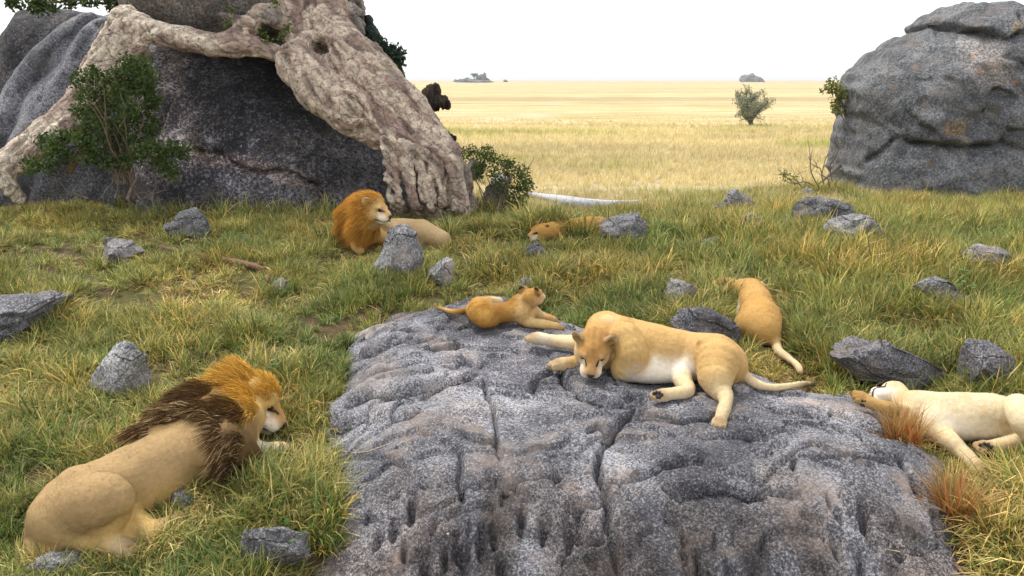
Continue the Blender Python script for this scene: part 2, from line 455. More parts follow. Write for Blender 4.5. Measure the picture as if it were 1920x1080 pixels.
# worn dirt: a strip below the mound and a vehicle track further out
t1 = np.exp(-((gv[:, 1]-(26.3+.8*noise(gv, .12, 8)+.04*(gv[:, 0]-3)))/1.0)**2)*smooth(-6, 1, gv[:, 0])*(.55+.5*noise(gv, .5, 12))
trk = [P(a, b, -.62)[:2] for a, b in ((760, 236), (900, 232), (960, 222), (1000, 217), (1050, 213))]
d_, _, _ = line_dist(gv[:, 0], gv[:, 1], trk)
t2 = np.exp(-(d_/1.6)**2)
gcol = np.stack([np.clip(_plain, 0, 1), np.clip(np.maximum(t1, t2*.7), 0, 1), 0*gv[:, 0]], 1)
tag(solid('ground', gv, gf, M['ground'], (0, 0, 0), col=gcol), 'dry savanna ground running out to a flat horizon', 'ground', kind='structure')

# ------------------------------------------------------------------ the big foreground rock
PX = lambda lst: [tuple(J(a, b)[:2]) for a, b in lst]
LEDGES = [([(600,775),(650,792),(720,772),(800,760)], .03, .2, 1), ([(640,660),(700,668),(745,650),(790,628)], .03, .2, 1), ([(1020,640),(1080,735),(1130,750),(1200,742)], .03, .2, 1), ([(1300,822),(1400,815),(1480,835)], .03, .22, 1), ([(1240,905),(1330,890),(1420,905)], .03, .22, 1), ([(760,905),(860,880),(960,890),(1060,880)], .025, .2, 1), ([(643,765),(691,750),(739,743),(792,729),(850,700),(912,690)], .055, .30, 1),
          ([(667,729),(715,705),(773,690),(830,673),(888,666),(912,676)], .035, .22, 1),
          ([(749,652),(792,632),(840,630),(856,647),(840,657),(797,660)], -.03, .16, 1),
          ([(1369,734),(1413,727),(1472,734)], .03, .2, 1),
          ([(1182,767),(1158,796),(1124,825)], .03, .2, -1),
          ([(1560,762),(1600,780),(1662,803)], .025, .2, 1),
          ([(1000,590),(1040,592),(1085,612)], .06, .25, 1),
          ([(820,585),(850,588),(900,600),(925,612)], .03, .2, 1)]
CRACKS = [([(999,729),(1009,709),(1038,690)], .03, .018), ([(912,695),(917,743),(932,791),(941,868)], .022, .010),
          ([(1216,743),(1182,767),(1158,796),(1124,825),(1119,873),(1129,916),(1139,974),(1153,993),(1158,1042),(1177,1080)], .05, .020),
          ([(1129,892),(1182,883),(1230,873),(1300,859)], .028, .012), ([(1098,806),(1124,796),(1148,810)], .035, .014),
          ([(869,835),(874,926)], .02, .010), ([(1129,709),(1160,734)], .03, .012), ([(1179,771),(1260,787),(1322,793),(1357,784)], .022, .010),
          ([(1430,765),(1500,785),(1560,800)], .02, .012), ([(1674,835),(1707,884)], .03, .014), ([(1490,850),(1580,845),(1700,870)], .02, .010),
          ([(640,850),(700,845),(770,870)], .015, .01), ([(1240,862),(1290,858),(1325,860)], .035, .012), ([(1500,850),(1495,880)], .025, .01),
          ([(1070,955),(1090,930),(1120,925)], .05, .02), ([(1070,965),(1100,1000),(1135,1010)], .06, .02), ([(1385,920),(1440,905),(1500,915)], .02, .012),
          ([(1580,690),(1640,735),(1700,760)], .02, .012), ([(1480,760),(1600,805),(1640,840)], .018, .01)]
PITS = [(772,945,.05),(859,1008,.05),(874,1022,.06),(903,998,.06),(927,993,.05),(739,988,.05),(710,1003,.05),(758,1027,.04),(835,1041,.04),
        (1090,974,.06),(1018,988,.04),(980,969,.05),(1066,991,.05),(1572,957,.035),(1621,957,.05),(1625,982,.045),(1686,974,.03),(1719,909,.05),
        (1617,1043,.05),(800,1060,.05),(940,1060,.05),(1310,1065,.04),(1370,1075,.05),(690,960,.03),(1570,1010,.04),(1640,1005,.03),(1555,930,.03)]
RS = .011; rx = np.arange(-2.3, 3.9, RS); ry = np.arange(2.9, 9.3, RS)
RX, RY = np.meshgrid(rx, ry, indexing='ij'); RP = xyz(RX, RY)
RZ, RD = rock_base(RX, RY); RZ0 = RZ.copy()
wx = RX + .05*noise(RP, 3, 41) + .009*noise(RP, 13, 42); wy = RY + .05*noise(RP, 3, 43) + .009*noise(RP, 13, 44)
front = smooth(5.15, 4.3, RY + .25*noise(RP, 2, 45))
DY = np.zeros_like(RX)                                        # ledge lips lean out over the lower plate
for pts, amp, fall, side in LEDGES:
    d, sg, al = line_dist(wx, wy, PX(pts)); fade = smooth(0, .12, al)*smooth(1, .88, al)
    RZ += 1.5*amp*np.where(sg*side > 0, 1., -.3)*np.exp(-(d/(fall*2))**1.2)*fade - .10*np.exp(-(d/.022)**2)*fade; DY -= np.where((sg*side > 0) & (amp > 0), .075*np.exp(-(d/.05)**2)*fade, 0)
for pts, dep, w in CRACKS:
    d, sg, al = line_dist(wx, wy, PX(pts)); fade = smooth(0, .15, al)*smooth(1, .85, al)*.8+.2
    RZ -= (dep*2.2+.04)*np.exp(-(d/(w+.004))**2)*fade; RZ += .010*np.sign(sg)*np.exp(-(d/.15)**2)*fade
for a, b, r in PITS:
    c = J(a, b); u, w = RX-c[0] + .01*noise(RP, 20, 46), RY-c[1] + .012*noise(RP, 20, 47)
    e = (u/(r*.55))**2 + (w/(r*1.5))**2
    RZ -= (r*2.4)*np.exp(-e**1.6)
# plates flaking off: level sets of a warped noise make small real steps; ridged noise makes hair cracks
pn = fbm(xyz(wx*.8, wy*1.5), 1.35, 3, 51)
stp = np.floor(pn*2.1); fr = pn*2.1-stp
RZ += .022*(stp + smooth(.97, 1.0, fr)) - .018*fr - .036*np.exp(-((fr-.96)/.016)**2)*smooth(-.3, .2, noise(RP, 2.3, 53))
hc = np.abs(noise(xyz(wx*1.6, wy), 2.1, 61)); RZ -= .030*np.exp(-(hc/.012)**2)*smooth(-.1, .3, noise(RP, 1.2, 62))
hc = np.abs(noise(xyz(wx, wy*1.5), 3.7, 63)); RZ -= .018*np.exp(-(hc/.013)**2)*smooth(0, .3, noise(RP, 1.7, 64))
RZ += .007*fbm(RP, 5, 3, 71) + .0025*noise(RP, 26, 72)
RZ += front*(.022*fbm(xyz(RX*1.6, RY*.9), 4, 3, 73) - .05*smooth(.45, .56, noise(xyz(RX*1.5, RY*1.0), 6.5, 74)))
RG = ground(RX, RY)
RZ = np.where(RD < .12, RZ0 + (RZ-RZ0)*smooth(-.02, .12, RD), RZ)
keep = RZ > RG-.22
kf = keep[:-1, :-1] | keep[1:, :-1] | keep[1:, 1:] | keep[:-1, 1:]
jj = np.arange(RX.size).reshape(RX.shape)
rf = np.stack([jj[:-1, :-1], jj[1:, :-1], jj[1:, 1:], jj[:-1, 1:]], -1)[kf]
# weathering colour: the seeping lower face is darker and browner, upper plates paler
stain = front*smooth(-.35, .25, noise(xyz(RX*1.7, RY*.6), 2.2, 81)+.15)
lite = smooth(.0, .5, fbm(xyz(wx, wy), 1.3, 3, 82))
tone = 1.04 + .46*lite - .62*stain
brown = smooth(.15, .5, noise(RP, 2.6, 83))*.5
rcol = np.stack([tone*(1+.10*brown+.14*stain), tone*(1+.02*brown+.03*stain), tone*(1.0-.08*brown-.06*stain)], -1).reshape(-1, 3)
used = np.unique(rf); remap = np.full(RX.size, -1); remap[used] = np.arange(len(used))
rvv = np.stack([RX, RY+DY, RZ], -1).reshape(-1, 3)[used]
o = solid('rock_outcrop', rvv, remap[rf], M['rock'], None, col=rcol[used])
tag(o, 'broad cracked grey granite dome that a lioness and cub lie on', 'rock')
_ri = lambda x, y: RZ[np.clip(((x+2.3)/RS).astype(int), 0, len(rx)-1), np.clip(((y-2.9)/RS).astype(int), 0, len(ry)-1)]
def rock_z(x, y):
    x, y = np.asarray(x, float), np.asarray(y, float)
    inside = (x > rx[0]) & (x < rx[-1]) & (y > ry[0]) & (y < ry[-1])
    return np.where(inside, _ri(x, y), -9)
def top(x, y): return np.maximum(rock_z(x, y), ground(x, y))
def S(px, py, h=0.0):
    return Gz(px, py, lambda x, y: top(x, y)+h)
print('rock', round(time.time()-T0, 1))

# ------------------------------------------------------------------ boulders with a traced outline and real depth
def boulder(name, outline, D, T, R, mat, label, lean=.25, h=.04, rough=.07, nscale=1.3, cracks=(), steps=(), colf=None, seed=0, bulge=.3, cat='boulder', flute=None):
    z0_ = min(V(a, b, D)[2] for a, b in outline); pts = []
    for a, b in outline:                                   # each outline point at the depth where the leaning body stands
        q = V(a, b, D)
        for _ in range(6): q = V(a, b, D+lean*(q[2]-z0_))
        pts.append(q[[0, 2]])
    pts = np.array(pts)
    lo = np.array([pts[:, 0].min()-.2, D-T-.5-bulge, pts[:, 1].min()-.2]); hi = np.array([pts[:, 0].max()+.2, D+T+.6+bulge+lean*2.5, pts[:, 1].max()+.2])
    n = np.ceil((hi-lo)/h).astype(int)
    ax, ay, az = (lo[i]+h*np.arange(n[i]) for i in range(3))
    A, C = np.meshgrid(ax, az, indexing='ij')
    d2 = poly_sdf(A, C, pts)
    z0 = pts[:, 1].min()
    yc = D + lean*(C-z0)
    tm = T + bulge*smooth(0, 1.2, -d2)
    ex = np.zeros_like(A)
    wA = A + .06*noise(np.stack([A, 0*A, C], -1), 2.5, seed+3); wC = C + .06*noise(np.stack([A, 0*A, C], -1), 2.5, seed+4)
    for line, dep, w in cracks:
        lp = [tuple(V(a, b, D)[[0, 2]]) for a, b in line]; d, sg, al = line_dist(wA, wC, lp)
        ex += 1.35*dep*np.exp(-(d/w)**2)*(smooth(0, .1, al)*smooth(1, .9, al)*.8+.2)
    for line, amp, fall in steps:
        lp = [tuple(V(a, b, D)[[0, 2]]) for a, b in line]; d, sg, al = line_dist(wA, wC, lp)
        ex += amp*np.sign(sg)*np.exp(-(d/fall)**1.4)*smooth(0, .12, al)*smooth(1, .88, al)
    if flute is not None: ex += flute(wA, wC)
    yy = ay[None, :, None]
    a = np.maximum(d2[:, None, :]+R, 0); b = np.maximum(np.abs(yy-yc[:, None, :])-(tm-R)[:, None, :], -.6*R)
    F = np.sqrt(a*a + np.maximum(b, 0)**2) - R + np.minimum(b, 0)*0
    inner = np.maximum(d2[:, None, :], np.abs(yy-yc[:, None, :])-tm[:, None, :])
    F = np.where((a <= 0) & (b <= 0), inner, F)
    near = np.abs(F) < .45
    gi = np.argwhere(near); gp = lo + h*gi
    rg = np.abs(noise(gp+.25*noise(gp, 1.3, seed+19)[:, None], nscale*1.7, seed+17)); r2_ = np.abs(noise(gp, nscale*3.6, seed+18))
    dn = rough*.8*fbm(gp, nscale, 4, seed+11) + rough*.9*np.minimum(rg, .35) - rough*.45*np.exp(-(r2_/.05)**2)*0 + rough*.45*np.minimum(r2_, .3)
    F[near] += dn + ex[gi[:, 0], gi[:, 2]]
    v, f = surface_nets(F.astype(np.float32), lo, h)
    v = relax(v, f, 1, .4)
    nrm = vnormals(v, f)
    v = v + nrm*(.012*fbm(v, 5, 3, seed+23))[:, None]
    # drop what is buried out of sight
    keepv = v[:, 2] > ground(v[:, 0], v[:, 1])-.35
    f = f[keepv[f].all(1)]; us = np.unique(f); rm = np.full(len(v), -1); rm[us] = np.arange(len(us)); v = v[us]; f = rm[f]
    pxx, pyy = project(v)
    c = np.ones((len(v), 3)) if colf is None else colf(v, pxx, pyy)
    o = solid(name, v, f, mat, None, col=c); tag(o, label, cat)
    BOULD.append((pts, D, T+bulge, lean, z0))
    return o
BOULD = []
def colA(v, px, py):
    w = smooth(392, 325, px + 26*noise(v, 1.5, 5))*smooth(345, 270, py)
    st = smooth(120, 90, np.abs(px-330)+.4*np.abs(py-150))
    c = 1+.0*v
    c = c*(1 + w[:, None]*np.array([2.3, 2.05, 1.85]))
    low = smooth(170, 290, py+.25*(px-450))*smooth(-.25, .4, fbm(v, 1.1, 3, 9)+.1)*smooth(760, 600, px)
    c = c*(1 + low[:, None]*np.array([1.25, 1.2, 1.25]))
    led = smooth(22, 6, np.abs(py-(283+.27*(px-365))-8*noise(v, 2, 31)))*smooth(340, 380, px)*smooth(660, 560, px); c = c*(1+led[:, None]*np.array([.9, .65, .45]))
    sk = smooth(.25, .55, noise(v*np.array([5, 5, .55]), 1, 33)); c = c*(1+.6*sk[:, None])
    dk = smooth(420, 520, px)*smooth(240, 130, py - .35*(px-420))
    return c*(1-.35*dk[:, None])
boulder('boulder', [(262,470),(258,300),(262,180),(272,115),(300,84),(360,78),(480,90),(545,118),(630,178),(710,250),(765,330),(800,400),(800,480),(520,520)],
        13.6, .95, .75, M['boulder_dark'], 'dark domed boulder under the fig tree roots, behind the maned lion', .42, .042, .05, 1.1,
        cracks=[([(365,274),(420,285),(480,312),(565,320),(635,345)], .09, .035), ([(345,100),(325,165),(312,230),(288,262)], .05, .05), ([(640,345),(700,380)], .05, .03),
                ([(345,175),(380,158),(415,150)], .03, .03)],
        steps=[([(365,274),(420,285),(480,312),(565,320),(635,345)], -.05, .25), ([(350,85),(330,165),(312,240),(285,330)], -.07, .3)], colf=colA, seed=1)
def fluteB(A, C):
    t = A*1.0 - .55*C + .22*noise(np.stack([A, 0*A, C], -1), .9, 33)
    return .20*(1-np.abs(np.sin(t*3.1)))**2 + .05*np.sin(t*8.1)
boulder('boulder', [(-70,330),(-20,262),(20,190),(62,125),(100,75),(140,45),(195,22),(232,24),(280,50),(310,110),(315,260),(300,420),(100,440),(-90,430)],
        14.3, 1.0, .7, M['boulder_grey'], 'blue grey fluted boulder with long grooves left of the fig trunk', .35, .045, .05, 1.2,
        cracks=[([(85,89),(85,141),(104,174),(100,207)], .06, .03), ([(163,37),(159,74),(156,119)], .09, .05), ([(110,60),(85,105),(70,170)], .07, .04), ([(205,60),(175,100),(165,160)], .05, .04)],
        seed=2, flute=fluteB)
boulder('boulder', [(34,300),(27,200),(27,120),(32,70),(60,24),(110,14),(170,20),(220,40),(200,160),(120,320)],
        16.2, 1.0, .6, M['boulder_dark'], 'near black boulder standing behind the fluted grey one', .15, .06, .07, 1.0, seed=3,
        colf=lambda v, px, py: np.ones_like(v)*np.array([1.0, 1.03, 1.1]))
boulder('boulder', [(236,-60),(242,10),(255,42),(300,66),(345,72),(395,96),(440,84),(500,72),(560,60),(600,-40),(520,-190),(360,-210),(270,-150)],
        14.4, .9, .6, M['boulder_brown'], 'brown grey boulder perched above the pale horizontal root', .1, .05, .05, 1.2,
        cracks=[([(262,40),(300,50),(345,55),(400,90)], .06, .03)], seed=4)
boulder('boulder', [(455,30),(560,20),(640,40),(690,140),(640,150),(545,105),(480,92)], 14.6, .6, .4, M['boulder_grey'], 'grey rock wedged in the hollow of the fig trunk', .2, .05, .05, 1.2, seed=6)
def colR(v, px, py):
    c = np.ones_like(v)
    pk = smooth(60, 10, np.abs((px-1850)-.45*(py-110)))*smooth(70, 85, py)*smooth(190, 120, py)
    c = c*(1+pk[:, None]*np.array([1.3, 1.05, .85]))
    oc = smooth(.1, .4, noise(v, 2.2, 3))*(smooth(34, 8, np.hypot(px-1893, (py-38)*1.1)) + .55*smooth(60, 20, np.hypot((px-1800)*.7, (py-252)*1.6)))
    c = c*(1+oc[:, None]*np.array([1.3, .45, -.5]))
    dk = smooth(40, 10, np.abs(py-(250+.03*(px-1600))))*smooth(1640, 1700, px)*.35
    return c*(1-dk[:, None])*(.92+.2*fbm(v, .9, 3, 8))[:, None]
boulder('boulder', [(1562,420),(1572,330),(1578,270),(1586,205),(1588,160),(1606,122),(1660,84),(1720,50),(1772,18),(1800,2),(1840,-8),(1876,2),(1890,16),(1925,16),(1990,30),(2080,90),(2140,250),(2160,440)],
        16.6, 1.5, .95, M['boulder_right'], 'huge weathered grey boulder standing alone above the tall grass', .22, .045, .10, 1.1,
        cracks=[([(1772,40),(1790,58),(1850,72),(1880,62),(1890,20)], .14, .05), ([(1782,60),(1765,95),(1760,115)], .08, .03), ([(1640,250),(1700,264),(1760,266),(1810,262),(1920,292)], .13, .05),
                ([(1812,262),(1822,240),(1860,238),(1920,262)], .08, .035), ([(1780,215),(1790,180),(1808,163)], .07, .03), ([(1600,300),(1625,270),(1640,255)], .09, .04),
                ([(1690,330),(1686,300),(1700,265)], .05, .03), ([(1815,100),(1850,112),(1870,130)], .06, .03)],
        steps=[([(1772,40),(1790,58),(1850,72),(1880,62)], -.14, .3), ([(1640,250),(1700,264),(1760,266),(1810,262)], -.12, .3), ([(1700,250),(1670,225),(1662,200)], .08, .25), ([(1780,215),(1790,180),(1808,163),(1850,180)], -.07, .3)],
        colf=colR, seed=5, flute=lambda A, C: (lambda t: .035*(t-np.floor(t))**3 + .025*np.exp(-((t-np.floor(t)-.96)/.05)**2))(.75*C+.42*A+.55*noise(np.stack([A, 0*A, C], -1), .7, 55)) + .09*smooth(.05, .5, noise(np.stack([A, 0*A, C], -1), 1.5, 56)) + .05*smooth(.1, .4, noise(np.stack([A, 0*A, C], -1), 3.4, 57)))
print('boulders', round(time.time()-T0, 1))

# ------------------------------------------------------------------ fig tree: trunk, roots, snags, foliage
FIG = empty('fig_tree', (V(820, 385, 13.0))); tag(FIG, 'old pale fig tree with thick roots draped over the boulders', 'tree')
BK = np.array([.70, .57, .45]); BKd = np.array([.30, .24, .21]); BKg = np.array([.34, .30, .27]); CR = np.array([.82, .70, .56])
def tube_prims(pts, col, k=.08, wob=0):
    out = []
    q = [(V(a, b, y), r*y/FPX) for a, b, y, r in pts]
    for (p0, r0), (p1, r1) in zip(q[:-1], q[1:]): out.append(cone(p0, p1, r0, r1, col, k))
    return out
def sdf_part(name, prims, h, squash, yc, mat, parent, ridge=.03, rdir=(.62, 0, -.78), rscale=(7, 1.1), seed=0, kc=.03):
    for q in [z for y_ in prims for z in (y_.parts if y_.t == 'm' else [y_])]:
        for nm in ('a', 'b', 'c'):
            if hasattr(q, nm):
                w = getattr(q, nm); w[1] = yc+(w[1]-yc)*squash
        if q.t == 'c': q.lo = np.minimum(q.a-q.ra, q.b-q.rb); q.hi = np.maximum(q.a+q.ra, q.b+q.rb)
        else: q.lo = q.c-max(q.r); q.hi = q.c+max(q.r)
    for q in prims:
        if q.t == 'm': q.lo = np.min([z.lo for z in q.parts], 0); q.hi = np.max([z.hi for z in q.parts], 0)
    F, lo = sdf_grid(prims, h); v, f = surface_nets(F, lo, h); v = relax(v, f, 2, .5)
    col, _, _, _ = blend_attrs(prims, v, kc)
    v[:, 1] = yc+(v[:, 1]-yc)/squash
    n = vnormals(v, f)
    rd = np.asarray(rdir, float); al = v @ rd; ac = v - al[:, None]*rd
    q = ac*rscale[0]*1.25 + (al*rscale[1]*1.2)[:, None]*rd + .8*noise(v, 1.3, seed)[:, None]
    rn = 1-np.abs(noise(q, 1, seed+1))*2.4; r2 = 1-np.abs(noise(q*2.3, 1, seed+4))*2.4
    lump = noise(v, 1.8, seed+2)
    v = v + n*(ridge*rn + ridge*.45*r2 + ridge*.6*lump)[:, None]
    groove = smooth(.35, -.5, rn)*.6+smooth(.3, -.6, r2)*.4
    flake = smooth(.05, .25, noise(q*.55, 1, seed+6)+.35*noise(v, 6, seed+7))
    fs_ = smooth(.15, .45, noise(q*4.5, 1, seed+8)); col = col*(1-.85*groove[:, None])*(1-.42*fs_[:, None]); col = col*(1-flake[:, None]*np.array([.42, .49, .48]))
    return solid(name, v, f, mat, parent=parent, col=col)
tp = tube_prims([(585,-420,14.2,38),(590,-250,14.0,42),(592,-100,13.8,48),(598,0,13.6,52),(606,60,13.4,46),(640,110,13.2,50),(690,165,13.1,56),(745,220,13.0,56),(790,275,12.9,50),(815,325,12.8,48),(828,380,12.8,46),(830,440,12.8,46)], BK, .15)
tp += tube_prims([(548,-60,13.7,22),(548,20,13.5,24),(556,60,13.4,24),(575,95,13.2,30),(560,120,13.0,34),(600,165,12.9,36),(660,205,12.8,36),(710,245,12.7,32)], BK*1.05, .12)
tp += tube_prims([(640,-60,13.8,22),(650,20,13.6,24),(655,70,13.4,26),(640,85,13.3,24)], BKg, .1)
tp += tube_prims([(690,110,13.3,30),(740,180,13.2,30),(790,232,13.1,26),(830,280,13.0,24),(858,330,12.9,22),(872,385,12.9,20)], BKd*1.15, .1)
_rt = random.Random(4)
for i in range(11):                                           # sinuous root strands running down into the grass
    x0 = 738+i*12; pts_ = []; xx = x0-14+i*.6
    for j, yy_ in enumerate(range(236+i*4, 410, 22)):
        pts_.append((xx, yy_, 12.62-.012*j-.02*(5-abs(i-5))/5, (9.5 if j == 0 else 6.5)-.12*j)); xx += (5.2-.25*i)+_rt.uniform(-5, 5)
    tp += [multi(tube_prims(pts_, (CR if i % 3 == 0 else BK)*_rt.uniform(.8, 1.05), .02), .018)]
for (a, b, r) in ((797, 268, 24),):   # burls
    tp.append(ell(V(a, b, 12.75), np.array([r, r*.8, r*.8])*12.75/FPX, None, BKd*.9 if r == 24 else BK, .08))
for (a, b, r) in ((600, 92, 20),): tp.append(ell(V(a, b, 13.0), np.array([r*1.0, r*3.2, r*.75])*13/FPX, None, BKd, .08, sub=True))
sdf_part('trunk', tp, .030, 1.5, 13.2, M['bark'], FIG, .035, seed=3)
hp = tube_prims([(232,38,13.4,24),(262,52,13.3,22),(300,64,13.2,18),(350,73,13.1,19),(400,84,13.0,18),(440,85,13.0,19),(480,88,13.0,14),(512,98,13.0,12),(545,112,12.95,16)], CR, .08)
hp += tube_prims([(425,78,13.0,16),(452,62,13.05,13),(470,42,13.1,13),(488,25,13.15,13),(508,24,13.2,14),(522,38,13.25,16)], BK, .08)
hp += tube_prims([(470,66,13.1,10),(456,76,13.05,10)], BK, .06)
hp.append(ell(V(507, 30, 13.1), np.array([19, 12, 17])*13.1/FPX, None, BKg, .05))
hp += tube_prims([(455,45,13.1,10),(435,35,13.1,8),(412,25,13.1,5)], BKd, .05)
sdf_part('root', hp, .03, 1.2, 13.1, M['bark'], FIG, .018, (.98, 0, -.2), (8, 1.3), 9)
lp = tube_prims([(238,36,13.4,22),(228,70,13.35,32),(215,105,13.3,38),(195,140,13.25,36),(168,180,13.2,30),(135,222,13.1,29),(95,252,13.0,27),(55,282,12.9,25),(20,308,12.8,22),(-15,335,12.75,20),(-40,380,12.7,18)], CR*.95, .1)
lp += tube_prims([(40,290,12.85,16),(20,322,12.75,15),(25,345,12.7,13),(38,372,12.65,10)], CR*.9, .06)
lp += tube_prims([(268,60,13.25,13),(262,95,13.15,12),(240,130,13.1,13),(205,150,13.05,16)], BK, .06)
lp += tube_prims([(140,215,12.85,8),(110,245,12.8,9),(70,285,12.7,8),(40,315,12.65,8)], CR, .03)
lp += tube_prims([(160,205,12.9,7),(140,240,12.85,8),(95,280,12.75,8),(70,310,12.65,8)], BK, .03)
sdf_part('root', lp, .032, 1.3, 13.2, M['bark'], FIG, .028, (-.7, 0, -.7), (8, 1.2), 15)
# thin yellow-brown prop stems inside the bush
sdf_part('root', tube_prims([(232,135,12.9,5),(205,195,12.7,5.5),(175,245,12.55,5.5),(150,285,12.45,6),(130,320,12.4,6)], np.array([.26, .17, .08]), .03), .02, 1, 12.7, M['bark'], FIG, .006, (-.6, 0, -.8), (9, 1), 17)
# charred snag and broken stub on the right flank, dark broken limb against the sky
def snag(pts, col, seed, h=.03):
    return sdf_part('dead_branch', tube_prims(pts, np.array(col), .05), h, 1, pts[0][2], M['wood'], FIG, .035, (.2, 0, .98), (9, 1.5), seed)
snag([(806,250,13.9,9),(803,225,13.9,10),(793,205,13.9,13),(800,188,13.9,15),(811,172,13.9,10),(816,165,13.9,5)], (.085, .068, .05), 21, .02)
snag([(800,192,13.9,13),(816,193,13.9,11),(828,190,13.9,9),(836,198,13.9,7)], (.05, .04, .03), 24, .02)
snag([(822,252,13.4,9),(838,256,13.4,7),(851,260,13.4,5)], (.05, .042, .035), 22)
snag([(738,142,13.9,17),(724,112,13.9,17),(712,92,13.9,12),(698,68,13.9,10),(690,52,13.9,7),(692,36,13.9,4)], (.05, .075, .07), 23, .022)
def leaves(name, pts, size, colA, colB, mat, parent=None, base=None, droop=.3, aspect=.5, nrm_up=.5, rng=RNG, folded=False):
    n = len(pts); a = rng.normal(size=(n, 3)); a[:, 2] -= droop; a /= np.linalg.norm(a, axis=1)[:, None]
    b = rng.normal(size=(n, 3)); b[:, 2] = b[:, 2]*(1-nrm_up); b = np.cross(a, b); b /= np.linalg.norm(b, axis=1)[:, None]+1e-9
    s = size*rng.uniform(.6, 1.35, (n, 1))
    up = np.cross(a, b)
    v = np.stack([pts, pts+a*s*.5+b*s*aspect*.5+up*s*.08, pts+a*s-up*s*.1, pts+a*s*.5-b*s*aspect*.5+up*s*.08], 1).reshape(-1, 3)
    f = np.arange(4*n).reshape(n, 4)
    t = rng.uniform(0, 1, (n, 1))**1.3
    c = np.asarray(colA)+(np.asarray(colB)-np.asarray(colA))*t; c = c*rng.uniform(.75, 1.25, (n, 1))
    return solid(name, v, f, mat, base, parent, np.repeat(c, 4, 0), False)
def clumped(n, centers, spread, rng=RNG):
    centers = np.asarray(centers); i = rng.integers(0, len(centers), n)
    sp = np.asarray(spread)
    d = rng.normal(size=(n, 3)); d /= np.linalg.norm(d, axis=1)[:, None]
    return centers[i] + d*rng.uniform(0, 1, (n, 1))**.45*(sp[i][:, None] if sp.ndim else sp)
def tubes(name, paths, mat, col, parent=None, base=None, sides=6, var=.2):
    """several tapered tubes joined into one part; paths: lists of (point, radius)"""
    vs, fs, cs = [], [], []; o = 0
    for path in paths:
        pts = np.array([p for p, r in path], float); rr = [r for p, r in path]
        for i in range(len(pts)):
            t = pts[min(i+1, len(pts)-1)]-pts[max(i-1, 0)]; t /= np.linalg.norm(t)+1e-9
            s = np.cross(t, [.31, .2, .93]); s /= np.linalg.norm(s)+1e-9; u = np.cross(t, s)
            for k in range(sides):
                an = 2*math.pi*k/sides; vs.append(pts[i]+rr[i]*(math.cos(an)*s+math.sin(an)*u)); cs.append(np.asarray(col)*random.uniform(1-var, 1+var))
        for i in range(len(pts)-1):
            for k in range(sides):
                fs.append((o+i*sides+k, o+i*sides+(k+1) % sides, o+(i+1)*sides+(k+1) % sides, o+(i+1)*sides+k))
        for e in (0, len(pts)-1):
            cidx = len(vs); vs.append(pts[e]); cs.append(np.asarray(col))
            for k in range(0, sides, 1):
                fs.append((o+e*sides+k, o+e*sides+(k+1) % sides, cidx, cidx) if False else (cidx, o+e*sides+k, o+e*sides+(k+1) % sides, o+e*sides+(k+1) % sides))
        o = len(vs)
    vs = np.array(vs); fs = [tuple(dict.fromkeys(f)) for f in fs]
    off = np.asarray(parent.location) if parent else (np.asarray(base) if base is not None else np.array([vs[:, 0].mean(), vs[:, 1].mean(), vs[:, 2].min()]))
    me = bpy.data.meshes.new(name); me.from_pydata([tuple(p) for p in vs-off], [], fs)
    me.polygons.foreach_set('use_smooth', np.ones(len(me.polygons), bool))
    at = me.color_attributes.new('Col', 'FLOAT_COLOR', 'POINT'); at.data.foreach_set('color', np.concatenate([np.array(cs), np.ones((len(cs), 1))], 1).astype(np.float32).ravel())
    me.update()
    return link(name, me, mat, parent, None if parent else off)
def walk(p, d, L, r0, r1, n=6, wob=.25, grav=0):
    p = np.asarray(p, float); d = np.asarray(d, float)/np.linalg.norm(d); out = [(p.copy(), r0)]
    for i in range(n):
        d = d+RNG.normal(size=3)*wob; d[2] += grav; d /= np.linalg.norm(d); p = p+d*L/n
        out.append((p.copy(), r0+(r1-r0)*(i+1)/n))
    return out
# limbs and crown of the fig, mostly above the picture; its shade falls on the boulder
limbs = []; tips = []
for (sx, sy, dx, dy, dz, L, r) in ((590, -300, -1.2, -.1, .55, 4.2, .26), (590, -250, 1.1, .3, .75, 3.0, .22), (588, -380, .1, .8, .9, 3.2, .22), (588, -400, -.4, -.6, .9, 2.6, .18), (590, -420, .5, -.3, 1.1, 3.0, .2)):
    w = walk(V(sx, sy, 14.0), (dx, dy, dz), L, r, r*.45, 6, .16, 0); limbs.append(w)
    for k in (2, 3, 4, 5, 6):
        for _ in range(2):
            b = walk(w[k][0], RNG.normal(size=3)*[1, 1, .5], 1.2, w[k][1]*.5, .015, 5, .25, -.02); limbs.append(b); tips += [q[0] for q in b[2:]]
for pts in ([(300, -35, 14.6), (235, -12, 14.6), (170, -2, 14.6), (110, 4, 14.6), (52, 8, 14.6)], [(330, -25, 14.7), (250, 2, 14.7), (200, 6, 14.7), (150, 6, 14.7)], [(300, -35, 14.6), (420, -150, 14.3), (560, -300, 14.1)]):
    limbs.append([(V(a, b, y), .035-.006*i if len(pts) > 3 else .05+.03*i) for i, (a, b, y) in enumerate(pts)])
tubes('branch', limbs, M['wood'], (.16, .13, .105), FIG)
low = [V(a, b, y) for a, b, y in ((60, 6, 14.6), (95, 10, 14.6), (75, 2, 14.6), (130, 4, 14.6), (165, 0, 14.6), (205, 4, 14.7), (225, 12, 14.6), (180, -10, 14.6), (120, -10, 14.6), (215, -5, 14.6), (25, 2, 14.6), (250, 4, 14.6), (70, 14, 14.6))]
cl = np.concatenate([clumped(15000, tips, .38), clumped(1300, low, .13)])
leaves('crown', cl, .085, (.03, .055, .012), (.10, .14, .03), M['leaf'], FIG)
